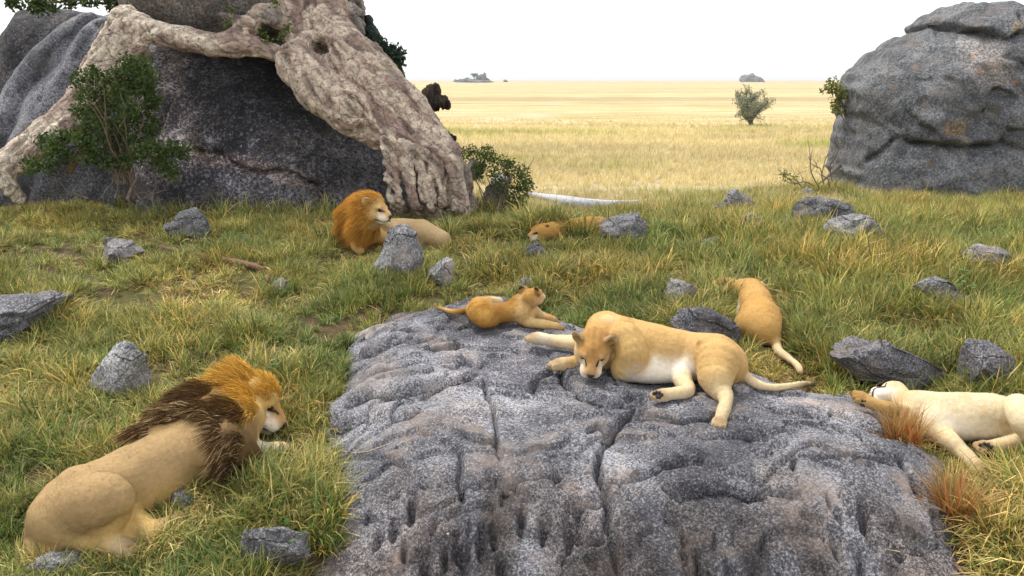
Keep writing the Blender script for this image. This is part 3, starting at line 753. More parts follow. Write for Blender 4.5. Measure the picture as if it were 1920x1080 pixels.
dk = [V(a, b, 13.75) for a, b in ((655,10),(660,35),(668,62),(676,85),(690,105),(705,122),(720,138),(733,120),(740,100),(728,150),(700,80),(715,95),(742,112),(668,95),(684,130),(735,140),(645,5))]
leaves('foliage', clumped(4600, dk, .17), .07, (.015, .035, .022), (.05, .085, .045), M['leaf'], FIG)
sm = [V(a, b, 12.9) for a, b in ((492, 62), (500, 75), (540, 55), (435, 20), (428, 40), (530, 70), (515, 5))]
leaves('foliage', clumped(220, sm, .09), .05, (.05, .09, .015), (.14, .18, .04), M['leaf'], FIG)
print('fig', round(time.time()-T0, 1))
# ------------------------------------------------------------------ lions
TAN = np.array([.50, .315, .125]); GOLD = np.array([.52, .335, .13]); PALE = np.array([.64, .50, .30]); WHITE = np.array([.78, .72, .62])
BROWN = np.array([.33, .19, .065]); GREY = np.array([.44, .315, .165]); BLACK = np.array([.018, .014, .012])
LION_SDF = []
def nz(v): v = np.asarray(v, float); return v/np.linalg.norm(v)
def frame(fwd, up):
    f = nz(fwd); u = np.asarray(up, float); u = nz(u - (u @ f)*f); l = np.cross(u, f)
    return np.stack([f, l, u], 1)          # columns: forward, left, up
def chain(js, col, k=.06, cols=None, mane=0, jf=J):
    pts = np.array([np.append(jf(a, b, h), r) for a, b, h, r in js]); out = []; n = len(pts); sub_ = 3 if n > 2 else 1
    def cr(i, t):                                   # Catmull-Rom through the joints, radius included
        p0, p1, p2, p3 = pts[max(i-1, 0)], pts[i], pts[i+1], pts[min(i+2, n-1)]
        q = .5*(2*p1+(p2-p0)*t+(2*p0-5*p1+4*p2-p3)*t*t+(3*p1-p0-3*p2+p3)*t**3); q[3] = p1[3]+(p2[3]-p1[3])*t; return q
    for i in range(n-1):
        c0 = np.asarray(col if cols is None else cols[i]); c1 = np.asarray(col if cols is None else cols[i+1])
        for u in range(sub_):
            a, b = cr(i, u/sub_), cr(i, (u+1)/sub_)
            q = cone(a[:3], b[:3], a[3], b[3], c0+(c1-c0)*u/sub_, k, c0+(c1-c0)*(u+1)/sub_); q.mane = mane; q.w = 1/sub_; out.append(q)
    return [multi(out, k)]
def paw(c, d, up, r, col, k=.014):
    """a paw: heel lump and four toes of unequal reach"""
    d = nz(d); s = nz(np.cross(d, up)); u = np.cross(s, d)
    R = np.stack([d, s, u], 1)
    out = [ell(c, (r*1.15, r*.98, r*.78), R, col, .03)]
    for i, (a, f) in enumerate(((-.62, .62), (-.22, .88), (.22, .88), (.62, .62))):
        out.append(ell(c+d*r*(f+.12)+s*r*a*1.08-u*r*.10, (r*.52, r*.27, r*.46), R, col*1.04, .006))
    for a in (-.42, 0, .42):                              # shade of the grooves between the toes, painted in as dark lines
        g0 = c+d*r*.55+s*r*a*1.08+u*r*.50; g1 = c+d*r*1.42+s*r*a*1.08+u*r*.02
        q = cone(g0, g1, .003, .003, col*np.array([.45, .36, .28]), .004); q.w = 5; out.append(q)
    return out
def head_prims(c, R, s, col, male=False, ears=True, cub=False, earc=None):
    L = lambda x, y, z: c + R @ (np.array([x, y, z])*s)
    out = []
    def e(p, r, cc=col, k=.03, RR=R, sub=False): out.append(ell(L(*p), np.array(r)*s, RR, cc, k*s, flow=-R[:, 0], sub=sub))
    def cn(a, b, ra, rb, ca, cb, k=.03): out.append(cone(L(*a), L(*b), ra*s, rb*s, ca, k*s, cb, flow=-R[:, 0]))
    bl = .8 if cub else 1
    e((-.045, 0, .015), (.125, .10, .095)); e((.025, 0, .04), (.085, .078, .062), col*np.array([.92, .86, .78]))
    cn((.03, 0, .055), (.165*bl, 0, .012), .050, .034, col*np.array([.9, .82, .72]), col*np.array([1.0, .92, .85]))
    for sg in (-1, 1):
        e((.135*bl, .030*sg, -.030), (.056, .044, .040), PALE*.6+WHITE*.4, .02)
        e((0, .070*sg, -.030), (.085, .052, .070), col if male else PALE*.7+col*.3, .045)
        e((.060, .062*sg, .052), (.035, .026, .018), col*.9, .025)
        e((.088, .050*sg, .030), (.022, .022, .015), col, .018, sub=True)
    e((.125*bl, 0, -.068), (.046, .034, .026), WHITE, .015)
    cn((-.03, 0, -.06), (.10*bl, 0, -.06), .066, .044, col if male else PALE, WHITE)
    e((.172*bl, 0, -.002), (.026, .030, .024), col*.8, .02)
    if ears:
        for sg in (-1, 1):
            f = nz(np.array([.55, .38*sg, .1])); u = nz(np.array([-.12, .78*sg, .60])); RE = R @ frame(f, u)
            es = 1.3 if cub else .92
            p = np.array([-.050, .112*sg, .080])
            q = ell(L(*p), np.array([.030, .050, .056])*s*es, RE, col*.55 if earc is None else earc, .02*s, flow=R[:, 2]); out.append(q)
            q = ell(L(*(p+np.array([.024, .012*sg, .014])*es)), np.array([.024, .036, .044])*s*es, RE, col, .010*s, sub=True); out.append(q)
    for q in out: q.hd = 1.0
    return out
def head_color(v, c, R, s, C, HD, cub=False, earblack=.8):
    l = (v-c) @ R/s; r = np.linalg.norm(l, axis=1); m = (r < .30)*smooth(.35, .6, HD)
    x, y, z = l[:, 0], np.abs(l[:, 1]), l[:, 2]
    def put(w, col):
        w = np.clip(w, 0, 1)*m; C[:] = C*(1-w[:, None]) + np.asarray(col)*w[:, None]
    streak = smooth(.2, .6, noise(np.stack([l[:, 0]*8, l[:, 1]*40, l[:, 2]*8], 1), 1, 5))
    put(streak*.35*smooth(.02, .06, z)*smooth(.10, .05, y), BROWN*.8)
    put(.5*smooth(.02, .006, np.abs(y-.0))*smooth(.03, .06, z)*smooth(.12, .06, x), BROWN*.8)
    d = np.sqrt((x-.095)**2+(y-.055)**2*1.4+(z-.018)**2); put(.75*smooth(.03, .012, d), WHITE)            # pale spot under the eye
    d = np.sqrt((x-.072)**2+(y-.05)**2+(z-.068)**2); put(.35*smooth(.025, .010, d), PALE)
    put(.8*smooth(.10, .13, x)*smooth(-.008, -.03, z), WHITE*.96)                                         # muzzle
    sp = smooth(.25, .5, noise(l, 55, 3)); put(.4*sp*smooth(.10, .13, x)*smooth(-.005, -.02, z)*smooth(-.055, -.045, z), BROWN*.6)
    ear = smooth(.055, .075, y)*smooth(.09, .105, z + .5*np.maximum(y-.1, 0))*smooth(.04, 0, x)
    back = smooth(-.045, -.075, x + .22*(y-.1))
    put(earblack*ear*back*smooth(.11, .13, z+.35*(y-.1)), BLACK)
    put(.55*ear*(1-back), PALE*.9)
def hug(prims, p, d, maxd=.2):
    d = nz(d); t = 0
    for _ in range(40):
        f = float(sdf(prims, (p+d*t)[None])[0])
        if f < .0012: break
        t += f*.7
        if t > maxd: break
    return p+d*t
def lion(name, label, prims, heads, base, h=.008, fur=26000, furlen=.011, mane=None, spots=0, seed=1, group=None, cat='lion', hz=None, kc=.018, pads=(), post=None):
    t0 = time.time()
    root = empty(name, base); tag(root, label, cat, group)
    F, lo = sdf_grid(prims, h, .04); v, f = surface_nets(F, lo, h); v = relax(v, f, 1, .45)
    C, FL, MN, HD = blend_attrs(prims, v, kc)
    for (c, R, s, kw) in heads: head_color(v, c, R, s, C, HD, **kw)
    C *= (1 + .13*fbm(v, 4, 3, seed) + .07*noise(v, 30, seed+5) + .06*noise(v-.8*(v*FL).sum(1)[:, None]*FL, 60, seed+6))[:, None]
    if spots:
        sp = smooth(.22, .42, noise(v, 11, seed+9)); C = C*(1-spots*sp[:, None]*np.array([.18, .34, .55]))
    n = vnormals(v, f)
    if post: post(v, n, C)
    v = v + n*(.006*noise(v, 7, seed+2) + .0018*noise(v, 34, seed+3))[:, None]
    solid('body', v, f, M['coat'], parent=root, col=C)
    rng = np.random.default_rng(seed)
    if fur:
        i = rng.integers(0, len(v), fur); i = i[(MN[i] < .6)]
        p = v[i]; t = FL[i]; t = t-(t*n[i]).sum(1)[:, None]*n[i]; t /= np.linalg.norm(t, axis=1)[:, None]+1e-6
        t = t + rng.normal(size=t.shape)*.28; s = np.cross(t, n[i]); s /= np.linalg.norm(s, axis=1)[:, None]+1e-6
        ln = furlen*rng.uniform(.6, 1.5, (len(i), 1))
        for (c, R, sc, kw) in heads:
            ln *= np.where(np.linalg.norm(p-c, axis=1) < .22*sc, .55, 1)[:, None]
        tip = p + (t*.92+n[i]*.34)*ln; w = .0013
        vv = np.stack([p-s*w-n[i]*.002, p+s*w-n[i]*.002, tip], 1).reshape(-1, 3)
        cc = np.repeat(C[i]*rng.uniform(.92, 1.10, (len(i), 1)), 3, 0)
        ff = np.arange(len(vv)).reshape(-1, 3)
        o = solid('fur', vv, ff, M['hair'], parent=root, col=cc, smooth_=True); o['kind'] = 'stuff'
        o.data.normals_split_custom_set_from_vertices(np.repeat(n[i], 3, 0).astype(np.float32))
    if mane:
        MN = np.clip((MN-.18)*2.6, 0, 1); i = rng.choice(len(v), mane['n'], p=MN/MN.sum())
        p = v[i]; nn = n[i]; hc, R, s, _ = heads[0]
        face = hc + R[:, 0]*.10*s
        out = p-face; dist = np.linalg.norm(out, axis=1); out /= dist[:, None]
        d = out*mane.get('out', .8) + nn*mane.get('lift', .45) - R[:, 0]*mane.get('back', .4) + np.array([0, 0, -mane.get('grav', .15)])
        d += .35*np.stack([noise(p, 7, 91), noise(p, 7, 92), noise(p, 7, 93)], 1)*2 + rng.normal(size=d.shape)*.09
        d /= np.linalg.norm(d, axis=1)[:, None]
        L = mane['len']*rng.uniform(.55, 1.25, (len(i), 1))*np.clip(MN[i], .4, 1)[:, None]
        if 'lenf' in mane: L = L*mane['lenf'](p, dist)[:, None]
        side = np.cross(d, rng.normal(size=d.shape)); side /= np.linalg.norm(side, axis=1)[:, None]
        g = np.array([0, 0, -mane.get('droop', .5)])
        w = .0021*rng.uniform(.6, 1.3, (len(i), 1))
        cvs = []
        for t_, ww in ((0, 1), (.35, 1), (.7, .7), (1, .12)):
            q = p - nn*.01 + d*L*t_ + g*L*t_*t_*.5 + side*L*.06*math.sin(t_*5)
            cvs += [q+side*w*ww, q-side*w*ww]
        vv = np.stack(cvs, 1).reshape(-1, 3); b = 8*np.arange(len(i))[:, None]
        ff = np.concatenate([b+np.array([[0, 1, 3, 2]]), b+np.array([[2, 3, 5, 4]]), b+np.array([[4, 5, 7, 6]])])
        c0, c1 = mane['col'](p, dist, rng)
        cc = np.stack([c0+(c1-c0)*t_ for t_ in (0, 0, .35, .35, .7, .7, 1, 1)], 1).reshape(-1, 3)
        o = solid('mane', vv, ff, M['hair'], parent=root, col=cc, smooth_=True)
    # face parts
    for (c, R, s, kw) in heads:
        bl = .8 if kw.get('cub') else 1
        L = lambda x, y, z: c + R @ (np.array([x, y, z])*s)
        npd = [ell(L(.197*bl, 0, .006), np.array([.013, .026, .016])*s, R, BLACK*2, .008), ell(L(.196*bl, 0, -.010), np.array([.012, .012, .016])*s, R, BLACK*2, .01)]
        Fn, ln_ = sdf_grid(npd, .004, .01); vn, fn = surface_nets(Fn, ln_, .004)
        solid('nose', vn, fn, M['skin'], parent=root, col=np.ones_like(vn)*np.array([.045, .026, .022]))
        for sg in (-1, 1):
            pth = []
            for (x, y, z, r) in ((.116, .030, .012, .005), (.107, .036, .026, .0070), (.096, .048, .034, .0082), (.083, .062, .037, .0068), (.072, .072, .040, .0035)):
                o_ = L(x+.06, y*sg*1.25, z+.05); pth.append((hug(prims, o_, L(x-.03, y*sg*.9, z-.02)-o_), r*s))
            tubes('eye', pth and [pth], M['skin'], (.02, .014, .011), root, sides=6)
        pth = []
        for (x, y, z) in ((.05, .072, -.058), (.09, .064, -.060), (.13, .05, -.058), (.160, .03, -.052), (.178, .012, -.042), (.186, 0, -.034), (.178, -.012, -.042), (.160, -.03, -.052), (.13, -.05, -.058), (.09, -.064, -.060), (.05, -.072, -.058)):
            o_ = L(x+.03, y*1.6, z-.004); pth.append((hug(prims, o_, L(x-.06, y*.3, z)-o_), .0050*s))
        pl = [(hug(prims, L(.26, 0, zz), -R[:, 0]), .0028*s) for zz in (-.012, -.022, -.030)]
        tubes('mouth', [pth, pl], M['skin'], (.03, .02, .016), root, sides=5)
    for (pc, pdir, pr) in pads:
        RR = frame(pdir, (0.1, .2, 1)); s_ = RR[:, 1]; u_ = RR[:, 2]
        pp = [ell(pc + u_*pr*.05 - s_*0, np.array([.3, .62, .42])*pr, RR, BLACK, .004)]
        for a, b in ((-.75, .55), (-.27, .85), (.27, .85), (.75, .55)): pp.append(ell(pc+s_*pr*a*.95+u_*pr*b*.9, np.array([.26, .24, .32])*pr, RR, BLACK, .003))
        Fp, lp_ = sdf_grid(pp, .005, .012); vp, fp = surface_nets(Fp, lp_, .005)
        solid('paw_pad', vp, fp, M['skin'], parent=root, col=np.ones_like(vp)*np.array([.03, .027, .028]))
    LION_SDF.append((prims, np.min([q.lo for q in prims if not q.sub], 0), np.max([q.hi for q in prims if not q.sub], 0)))
    print(label[:30], len(v), round(time.time()-t0, 1))
    return root

# --- lioness asleep on the dome, head towards the camera
c = J(1111, 657, .25); R = frame((-.12, -.72, -.68), (.0, -.6, .75)); s = 1.1
FC = TAN*np.array([.86, .76, .62])
pr = chain([(1160, 640, .22, .205), (1235, 655, .20, .19), (1290, 662, .17, .165), (1340, 670, .185, .180), (1362, 682, .165, .160)], TAN, .10, [GOLD, GOLD, TAN, TAN, TAN])
pr += chain([(1170, 612, .37, .075), (1163, 632, .30, .12), (1150, 655, .2, .13)], GOLD*np.array([.95, .9, .85]), .035)
pr.append(ell(J(1328, 640, .345), (.075, .05, .04), None, TAN, .05))
pr += chain([(1174, 634, .33, .118), (1186, 664, .23, .125), (1168, 690, .11, .09)], GOLD, .018)
pr += chain([(1134, 618, .30, .150), (1118, 646, .26, .125)], GOLD, .025, [GOLD, FC])
q = ell(J(1141, 612, .36), (.07, .05, .07), None, PALE*1.12, .05); pr.append(q)
pr += chain([(1175, 690, .10, .10), (1220, 692, .10, .115), (1268, 690, .10, .105), (1285, 685, .12, .09)], WHITE, .07, [PALE, WHITE, WHITE, WHITE])
pr += head_prims(c, R, s, FC)
pr += chain([(1110, 640, .16, .085), (1078, 643, .085, .066), (1040, 639, .06, .052), (1012, 634, .055, .046)], PALE, .05, [GOLD, PALE, PALE, WHITE])
pr += paw(J(1003, 634, .05), J(985, 633, .05)-J(1010, 634, .05), (0, 0, 1), .056, PALE*1.1)
pr += chain([(1130, 672, .12, .09), (1092, 680, .07, .068), (1062, 683, .06, .058)], GOLD, .05, [GOLD, GOLD, GOLD])
pr += paw(J(1050, 683, .06), J(1025, 686, .05)-J(1060, 683, .05), (0, 0, 1), .066, PALE)
pr += chain([(1348, 678, .21, .172), (1343, 705, .155, .132), (1348, 728, .10, .082), (1360, 744, .075, .056), (1359, 760, .065, .046), (1352, 780, .055, .045)], TAN, .028, [TAN, GOLD, PALE*.9, PALE*.85, PALE*.85, PALE*.9])
pr += paw(J(1349, 791, .05), J(1345, 806, .04)-J(1352, 778, .05), (0, -.3, 1), .054, PALE*.9)
pr += chain([(1305, 684, .12, .12), (1281, 698, .10, .092), (1282, 718, .07, .066), (1289, 733, .05, .052), (1262, 738, .05, .046), (1248, 740, .05, .048)], WHITE, .04, [WHITE, WHITE, PALE*1.1, PALE, PALE, PALE])
pf = J(1238, 742, .05); pfd = nz(np.array([-.75, -.6, .1]))
pr += paw(pf, pfd, (0, -.2, 1), .056, PALE*.95)
pr += chain([(1378, 684, .16, .050), (1405, 712, .07, .036), (1438, 726, .035, .028), (1478, 724, .026, .023), (1508, 719, .026, .022), (1524, 720, .024, .026)], TAN, .03, [TAN, PALE, PALE, PALE, PALE*.8, BLACK*2])
def belly1(v, n, C):
    px, py = project(v); w = .8*smooth(-.05, -.75, n[:, 2])*smooth(1150, 1180, px)*smooth(1330, 1290, px); C[:] = C*(1-w[:, None])+WHITE*w[:, None]
lion('lioness', 'lioness asleep on top of the granite dome, chin resting on the rock', pr, [(c, R, s, dict(earblack=.55))], J(1240, 710), .0075, 42000, .009, seed=11, cat='lioness', post=belly1,
     pads=[(pf+pfd*.030+np.array([-.006, -.040, .008]), (-.55, -.8, .15), .046)])

# --- cub lying behind her, looking away
c = J(1001, 556, .27); R = frame((.66, .74, .05), (-.26, -.1, .95)); s = .70
CB = np.array([.45, .245, .058]); CD = np.array([.23, .115, .03]); CP2 = np.array([.60, .42, .19])
pr = chain([(978, 581, .13, .105), (950, 586, .10, .095), (925, 588, .095, .095), (903, 586, .105, .105), (894, 583, .10, .095)], CB, .06, [CB, CB*.85, CD*1.3, CB*.9, CB])
pr += chain([(978, 570, .18, .085), (990, 562, .24, .075), (999, 557, .27, .07)], CB, .05, [CB, CP2*.8, CB])
pr += chain([(962, 566, .20, .03), (985, 552, .27, .03)], CD, .04)
pr += head_prims(c, R, s, CB*np.array([1.0, .95, .9]), cub=True)
pr += chain([(978, 585, .13, .085), (988, 602, .05, .055), (1012, 607, .045, .042), (1030, 610, .04, .04)], CP2, .04)
pr += paw(J(1044, 612, .04), J(1060, 614, .03)-J(1030, 610, .03), (0, 0, 1), .046, CP2*1.08)
pr += chain([(995, 582, .12, .07), (1012, 592, .05, .045), (1028, 597, .04, .038)], CP2, .04)
pr += paw(J(1036, 599, .035), J(1060, 602, .03)-J(1030, 598, .03), (0, 0, 1), .040, CP2*1.05)
pr += chain([(897, 586, .13, .10), (908, 597, .09, .085), (925, 602, .05, .05)], CB*.95, .04)
pr += chain([(898, 570, .17, .06), (918, 566, .15, .05), (935, 565, .12, .04)], CB, .05, [CB, CP2, WHITE*.9])
pr += chain([(888, 578, .12, .038), (872, 582, .05, .028), (852, 585, .03, .022), (836, 581, .02, .018), (822, 577, .02, .017)], CB, .03, [CB, CD*1.3, CB, CP2*.8, CD])
lion('lion_cub', 'small golden cub with black ear backs lying on the dome behind the sleeping lioness', pr, [(c, R, s, dict(cub=True, earblack=1))], J(945, 600), .006, 30000, .011, spots=.5, seed=12, cat='cub')

# --- male asleep in the grass, seen from behind his hips
c = J(474, 756, .28); R = frame((.79, -.05, -.60), (.50, .30, .80)); s = 1.38
ML = GREY*np.array([.86, .81, .74]); MG = np.array([.52, .345, .125])
pr = chain([(405, 826, .25, .232), (340, 852, .235, .218), (272, 884, .225, .205), (212, 914, .215, .198), (155, 943, .21, .205), (112, 968, .18, .175)], ML, .10)
pr.append(ell(J(150, 895, .40), (.10, .07, .05), None, ML, .08))
pr += chain([(345, 872, .16, .15), (300, 900, .15, .155), (265, 922, .14, .14)], MG, .09)
pr += chain([(392, 832, .33, .165), (418, 862, .17, .12), (455, 884, .07, .075), (500, 896, .055, .055), (525, 904, .05, .05)], ML, .045, [ML, ML, PALE*.85, PALE*.85, PALE*.85])
pr += paw(J(534, 908, .05), J(570, 920, .04)-J(520, 902, .04), (0, 0, 1), .06, PALE*.85)
pr += chain([(135, 952, .20, .20), (178, 938, .31, .165), (210, 932, .335, .118), (219, 948, .26, .09), (215, 975, .17, .075)], ML, .022, [ML, ML, ML, MG*.95, MG])
pr += chain([(228, 962, .13, .085), (255, 980, .09, .078), (283, 999, .07, .066)], MG, .02, [MG*.9, MG, MG])
pr += chain([(190, 985, .15, .08), (235, 992, .07, .07), (265, 1000, .05, .05)], MG*.9, .03)
pr += chain([(283, 999, .06, .06), (320, 978, .045, .04), (352, 963, .04, .04)], MG, .03, [MG, PALE*.8, PALE*.85])
pr += paw(J(364, 957, .04), J(400, 940, .03)-J(350, 962, .03), (0, 0, 1), .05, PALE*.85)
pr += chain([(110, 990, .13, .11), (150, 1015, .07, .06), (195, 1022, .055, .05), (225, 1026, .05, .052)], MG, .05, [ML, MG*.9, MG, PALE*.8])
pr += paw(J(238, 1028, .05), J(270, 1032, .04)-J(225, 1026, .04), (0, 0, 1), .062, PALE*.85)
pr += chain([(72, 985, .14, .06), (62, 1012, .07, .05), (72, 1035, .05, .042), (100, 1042, .04, .036)], ML, .05, [ML, ML*.9, MG*.8, BROWN])
pr += head_prims(c, R, s, MG*np.array([.85, .74, .58]), male=True, ears=False)
pr += chain([(450, 845, .10, .085), (490, 846, .09, .066), (515, 845, .08, .058)], WHITE, .04, [PALE, WHITE*.95, PALE])
pf = J(530, 845, .075); pr += paw(pf, np.array([.85, -.35, -.3]), (0, 0, 1), .07, PALE)
HL = lambda x, y, z: c + R @ (np.array([x, y, z])*s)
mq = [ell(HL(-.045, 0, .018), np.array([.135, .116, .116])*s, R, MG*.8, .03), ell(HL(-.012, -.06, -.04), np.array([.085, .064, .08])*s, R, MG*.8, .03), ell(HL(-.012, .06, -.04), np.array([.085, .064, .08])*s, R, MG*.8, .03), ell(HL(.005, 0, .085), np.array([.088, .085, .05])*s, R, MG*.9, .03)]
for q in mq: q.mane = 1; q.w = 1.6
mq += chain([(455, 785, .28, .15), (428, 802, .29, .19), (405, 815, .29, .205)], MG*.8, .08, [MG*.9, BROWN*.6, BROWN*.5], mane=1)
mq += chain([(455, 748, .34, .10), (395, 758, .40, .12), (330, 790, .43, .06), (285, 808, .44, .03)], BROWN*.6, .06, mane=1)
mq += chain([(415, 815, .38, .09), (440, 840, .26, .12), (462, 855, .14, .10)], BROWN*.3, .04, mane=1)
pr += mq
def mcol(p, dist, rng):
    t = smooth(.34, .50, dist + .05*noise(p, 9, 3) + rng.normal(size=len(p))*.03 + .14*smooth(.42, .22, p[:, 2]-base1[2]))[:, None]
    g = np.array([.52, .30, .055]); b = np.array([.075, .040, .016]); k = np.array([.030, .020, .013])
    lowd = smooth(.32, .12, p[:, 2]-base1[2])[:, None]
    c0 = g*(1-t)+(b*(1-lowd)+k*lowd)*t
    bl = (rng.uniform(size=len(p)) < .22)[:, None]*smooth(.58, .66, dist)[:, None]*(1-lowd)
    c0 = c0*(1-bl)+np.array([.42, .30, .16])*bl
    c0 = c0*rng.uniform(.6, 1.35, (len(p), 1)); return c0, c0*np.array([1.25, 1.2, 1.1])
base1 = J(290, 930)
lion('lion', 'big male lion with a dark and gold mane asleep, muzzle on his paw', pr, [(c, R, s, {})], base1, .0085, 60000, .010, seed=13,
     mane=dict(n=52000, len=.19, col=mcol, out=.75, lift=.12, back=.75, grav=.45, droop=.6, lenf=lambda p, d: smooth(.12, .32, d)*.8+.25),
     pads=[(pf+np.array([.055, -.05, -.02]), (.7, -.7, .05), .045)])
# golden tuft standing up on his brow

# --- male lion with the orange mane lying alert at the boulder's foot
c = J(704, 395, .56); R = frame((.80, -.50, -.24), (.15, .0, .98)); s = 1.22
OR = np.array([.52, .33, .13])
pr = chain([(700, 436, .10, .19), (735, 436, .10, .185), (770, 436, .10, .185), (802, 442, .09, .16), (828, 450, .08, .12)], GREY*.85, .10)
pr += chain([(792, 428, .16, .12), (808, 440, .12, .11)], GREY*.85, .03) + chain([(722, 424, .22, .10), (738, 436, .14, .11)], GREY*.85, .03)
pr += head_prims(c, R, s, OR, male=True)
mq = chain([(686, 388, .53, .155), (674, 400, .42, .19), (676, 424, .26, .19)], OR*.6, .07, [OR*.8, OR*.55, BROWN*.6], mane=1)
HL = lambda x, y, z: c + R @ (np.array([x, y, z])*s)
me_ = [ell(HL(-.055, 0, .02), np.array([.13, .125, .122])*s, R, OR*.7, .03), ell(HL(-.02, -.065, -.045), np.array([.08, .062, .085])*s, R, OR*.7, .03), ell(HL(-.02, .065, -.045), np.array([.08, .062, .085])*s, R, OR*.7, .03), ell(HL(-.02, 0, .10), np.array([.06, .08, .04])*s, R, OR*.8, .03), ell(HL(-.05, 0, -.14), np.array([.10, .13, .13])*s, R, OR*.6, .04)]
for q in me_: q.mane = 1; q.w = 1.6
pr += mq+me_
pr += chain([(705, 440, .14, .10), (728, 452, .06, .07), (750, 458, .05, .05)], OR, .05)
pr += paw(J(756, 459, .05), np.array([1., -.3, 0]), (0, 0, 1), .06, PALE)
pr += chain([(690, 445, .12, .10), (668, 458, .06, .07), (675, 470, .05, .055)], OR, .05)
base2 = J(735, 452)
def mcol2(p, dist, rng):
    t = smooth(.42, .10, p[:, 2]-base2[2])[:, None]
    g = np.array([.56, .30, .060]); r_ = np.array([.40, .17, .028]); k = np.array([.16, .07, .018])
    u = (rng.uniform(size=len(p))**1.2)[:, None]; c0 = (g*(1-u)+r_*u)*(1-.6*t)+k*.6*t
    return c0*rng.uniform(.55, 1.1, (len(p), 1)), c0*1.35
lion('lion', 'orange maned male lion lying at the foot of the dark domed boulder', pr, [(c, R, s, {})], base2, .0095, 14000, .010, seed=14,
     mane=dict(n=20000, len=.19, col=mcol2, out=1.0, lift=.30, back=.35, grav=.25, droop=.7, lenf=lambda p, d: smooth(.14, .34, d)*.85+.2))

# --- lioness lying in the grass with her back to us, tail down the slope
LO = np.array([.47, .28, .09]); c = J(1354, 541, .09); R = frame((-.85, .5, -.2), (-.1, .3, .9)); s = 1.0
pr = chain([(1408, 546, .15, .135), (1416, 560, .17, .155), (1421, 578, .175, .165), (1425, 598, .19, .20), (1430, 614, .16, .165)], LO, .08, [LO, LO, LO, LO*np.array([1, .95, .9]), LO])
pr += chain([(1404, 546, .14, .12), (1380, 542, .11, .105), (1360, 541, .09, .095)], LO, .06)
pr += head_prims(c, R, s, LO)
pr += chain([(1400, 575, .08, .09), (1396, 595, .07, .09)], WHITE, .05)
pr += chain([(1424, 538, .16, .06), (1405, 532, .14, .055), (1390, 531, .12, .045)], PALE, .04, [PALE, WHITE, WHITE])
pr += chain([(1412, 606, .18, .15), (1393, 612, .12, .10), (1388, 622, .08, .07)], LO, .05)
pr += chain([(1448, 634, .08, .07), (1428, 632, .07, .058), (1405, 625, .06, .055), (1392, 622, .06, .05)], WHITE, .03, [LO, WHITE, WHITE, PALE])
pr += chain([(1440, 622, .15, .075), (1453, 640, .07, .05), (1460, 658, .05, .04), (1476, 670, .04, .034), (1490, 680, .035, .03), (1498, 690, .035, .03), (1501, 698, .03, .026)], LO, .04, [LO, LO, PALE*.9, PALE, PALE, PALE*.9, GREY])
lion('lioness', 'lioness lying in tall grass with her back turned and tail curving downhill', pr, [(c, R, s, dict(earblack=.8))], J(1424, 615), .0095, 22000, .010, seed=15, cat='lioness')

# --- lioness on her back at the right edge, belly up
LP = np.array([.60, .49, .31]); c = J(1674, 748, .15); R = frame((-.90, -.10, .10), (.05, .72, -.68)); s = 1.02
pr = chain([(1722, 768, .16, .135), (1765, 776, .17, .16), (1812, 780, .18, .17), (1860, 782, .18, .168), (1905, 790, .17, .16), (1950, 795, .17, .15)], LP, .08, [LP*.95, LP, LP, LP, LP, LP])
pr += chain([(1755, 794, .14, .095), (1800, 797, .14, .10), (1850, 797, .14, .10), (1890, 790, .14, .09)], WHITE, .07)
pr += chain([(1725, 765, .18, .11), (1695, 758, .16, .095)], LP, .06, [LP, np.array([.45, .30, .12])])
pr += head_prims(c, R, s, LP*np.array([.95, .85, .7]))
pr += chain([(1748, 784, .17, .085), (1712, 779, .13, .066), (1670, 767, .10, .052), (1632, 755, .09, .045)], PALE, .05, [LP, PALE, GOLD*.95, GOLD*.9])
pf4 = J(1617, 747, .09); pr += paw(pf4, np.array([-.8, -.15, .35]), (0, -.4, .8), .06, GOLD*1.05)
pr += chain([(1752, 804, .12, .085), (1782, 828, .10, .070), (1800, 845, .07, .055), (1818, 862, .06, .05)], PALE, .06, [LP, PALE*1.08, PALE, PALE])
pr += paw(J(1831, 876, .05), J(1846, 892, .04)-J(1818, 862, .05), (.1, -.2, 1), .062, PALE)
pr += chain([(1935, 800, .16, .12), (1912, 826, .10, .07), (1884, 834, .08, .058), (1866, 837, .07, .052)], PALE, .016, [LP, PALE, PALE, PALE])
pf5 = J(1846, 838, .07); pr += paw(pf5, np.array([-.85, -.35, .1]), (0, -.3, 1), .06, PALE*.95)
pr += chain([(1960, 812, .26, .14), (1930, 790, .34, .115), (1908, 762, .38, .09)], LP, .014, [LP, LP*1.05, LP*1.1])
lion('lioness', 'pale lioness sprawled on her back beside the dome, belly up and paws out', pr, [(c, R, s, dict(earblack=.5))], J(1810, 815), .008, 36000, .010, spots=.32, seed=16, cat='lioness',
     pads=[(pf5+np.array([-.022, -.052, .004]), (-.4, -.9, .1), .05), (pf4+np.array([-.012, -.05, -.03]), (-.3, -.9, -.2), .042)])

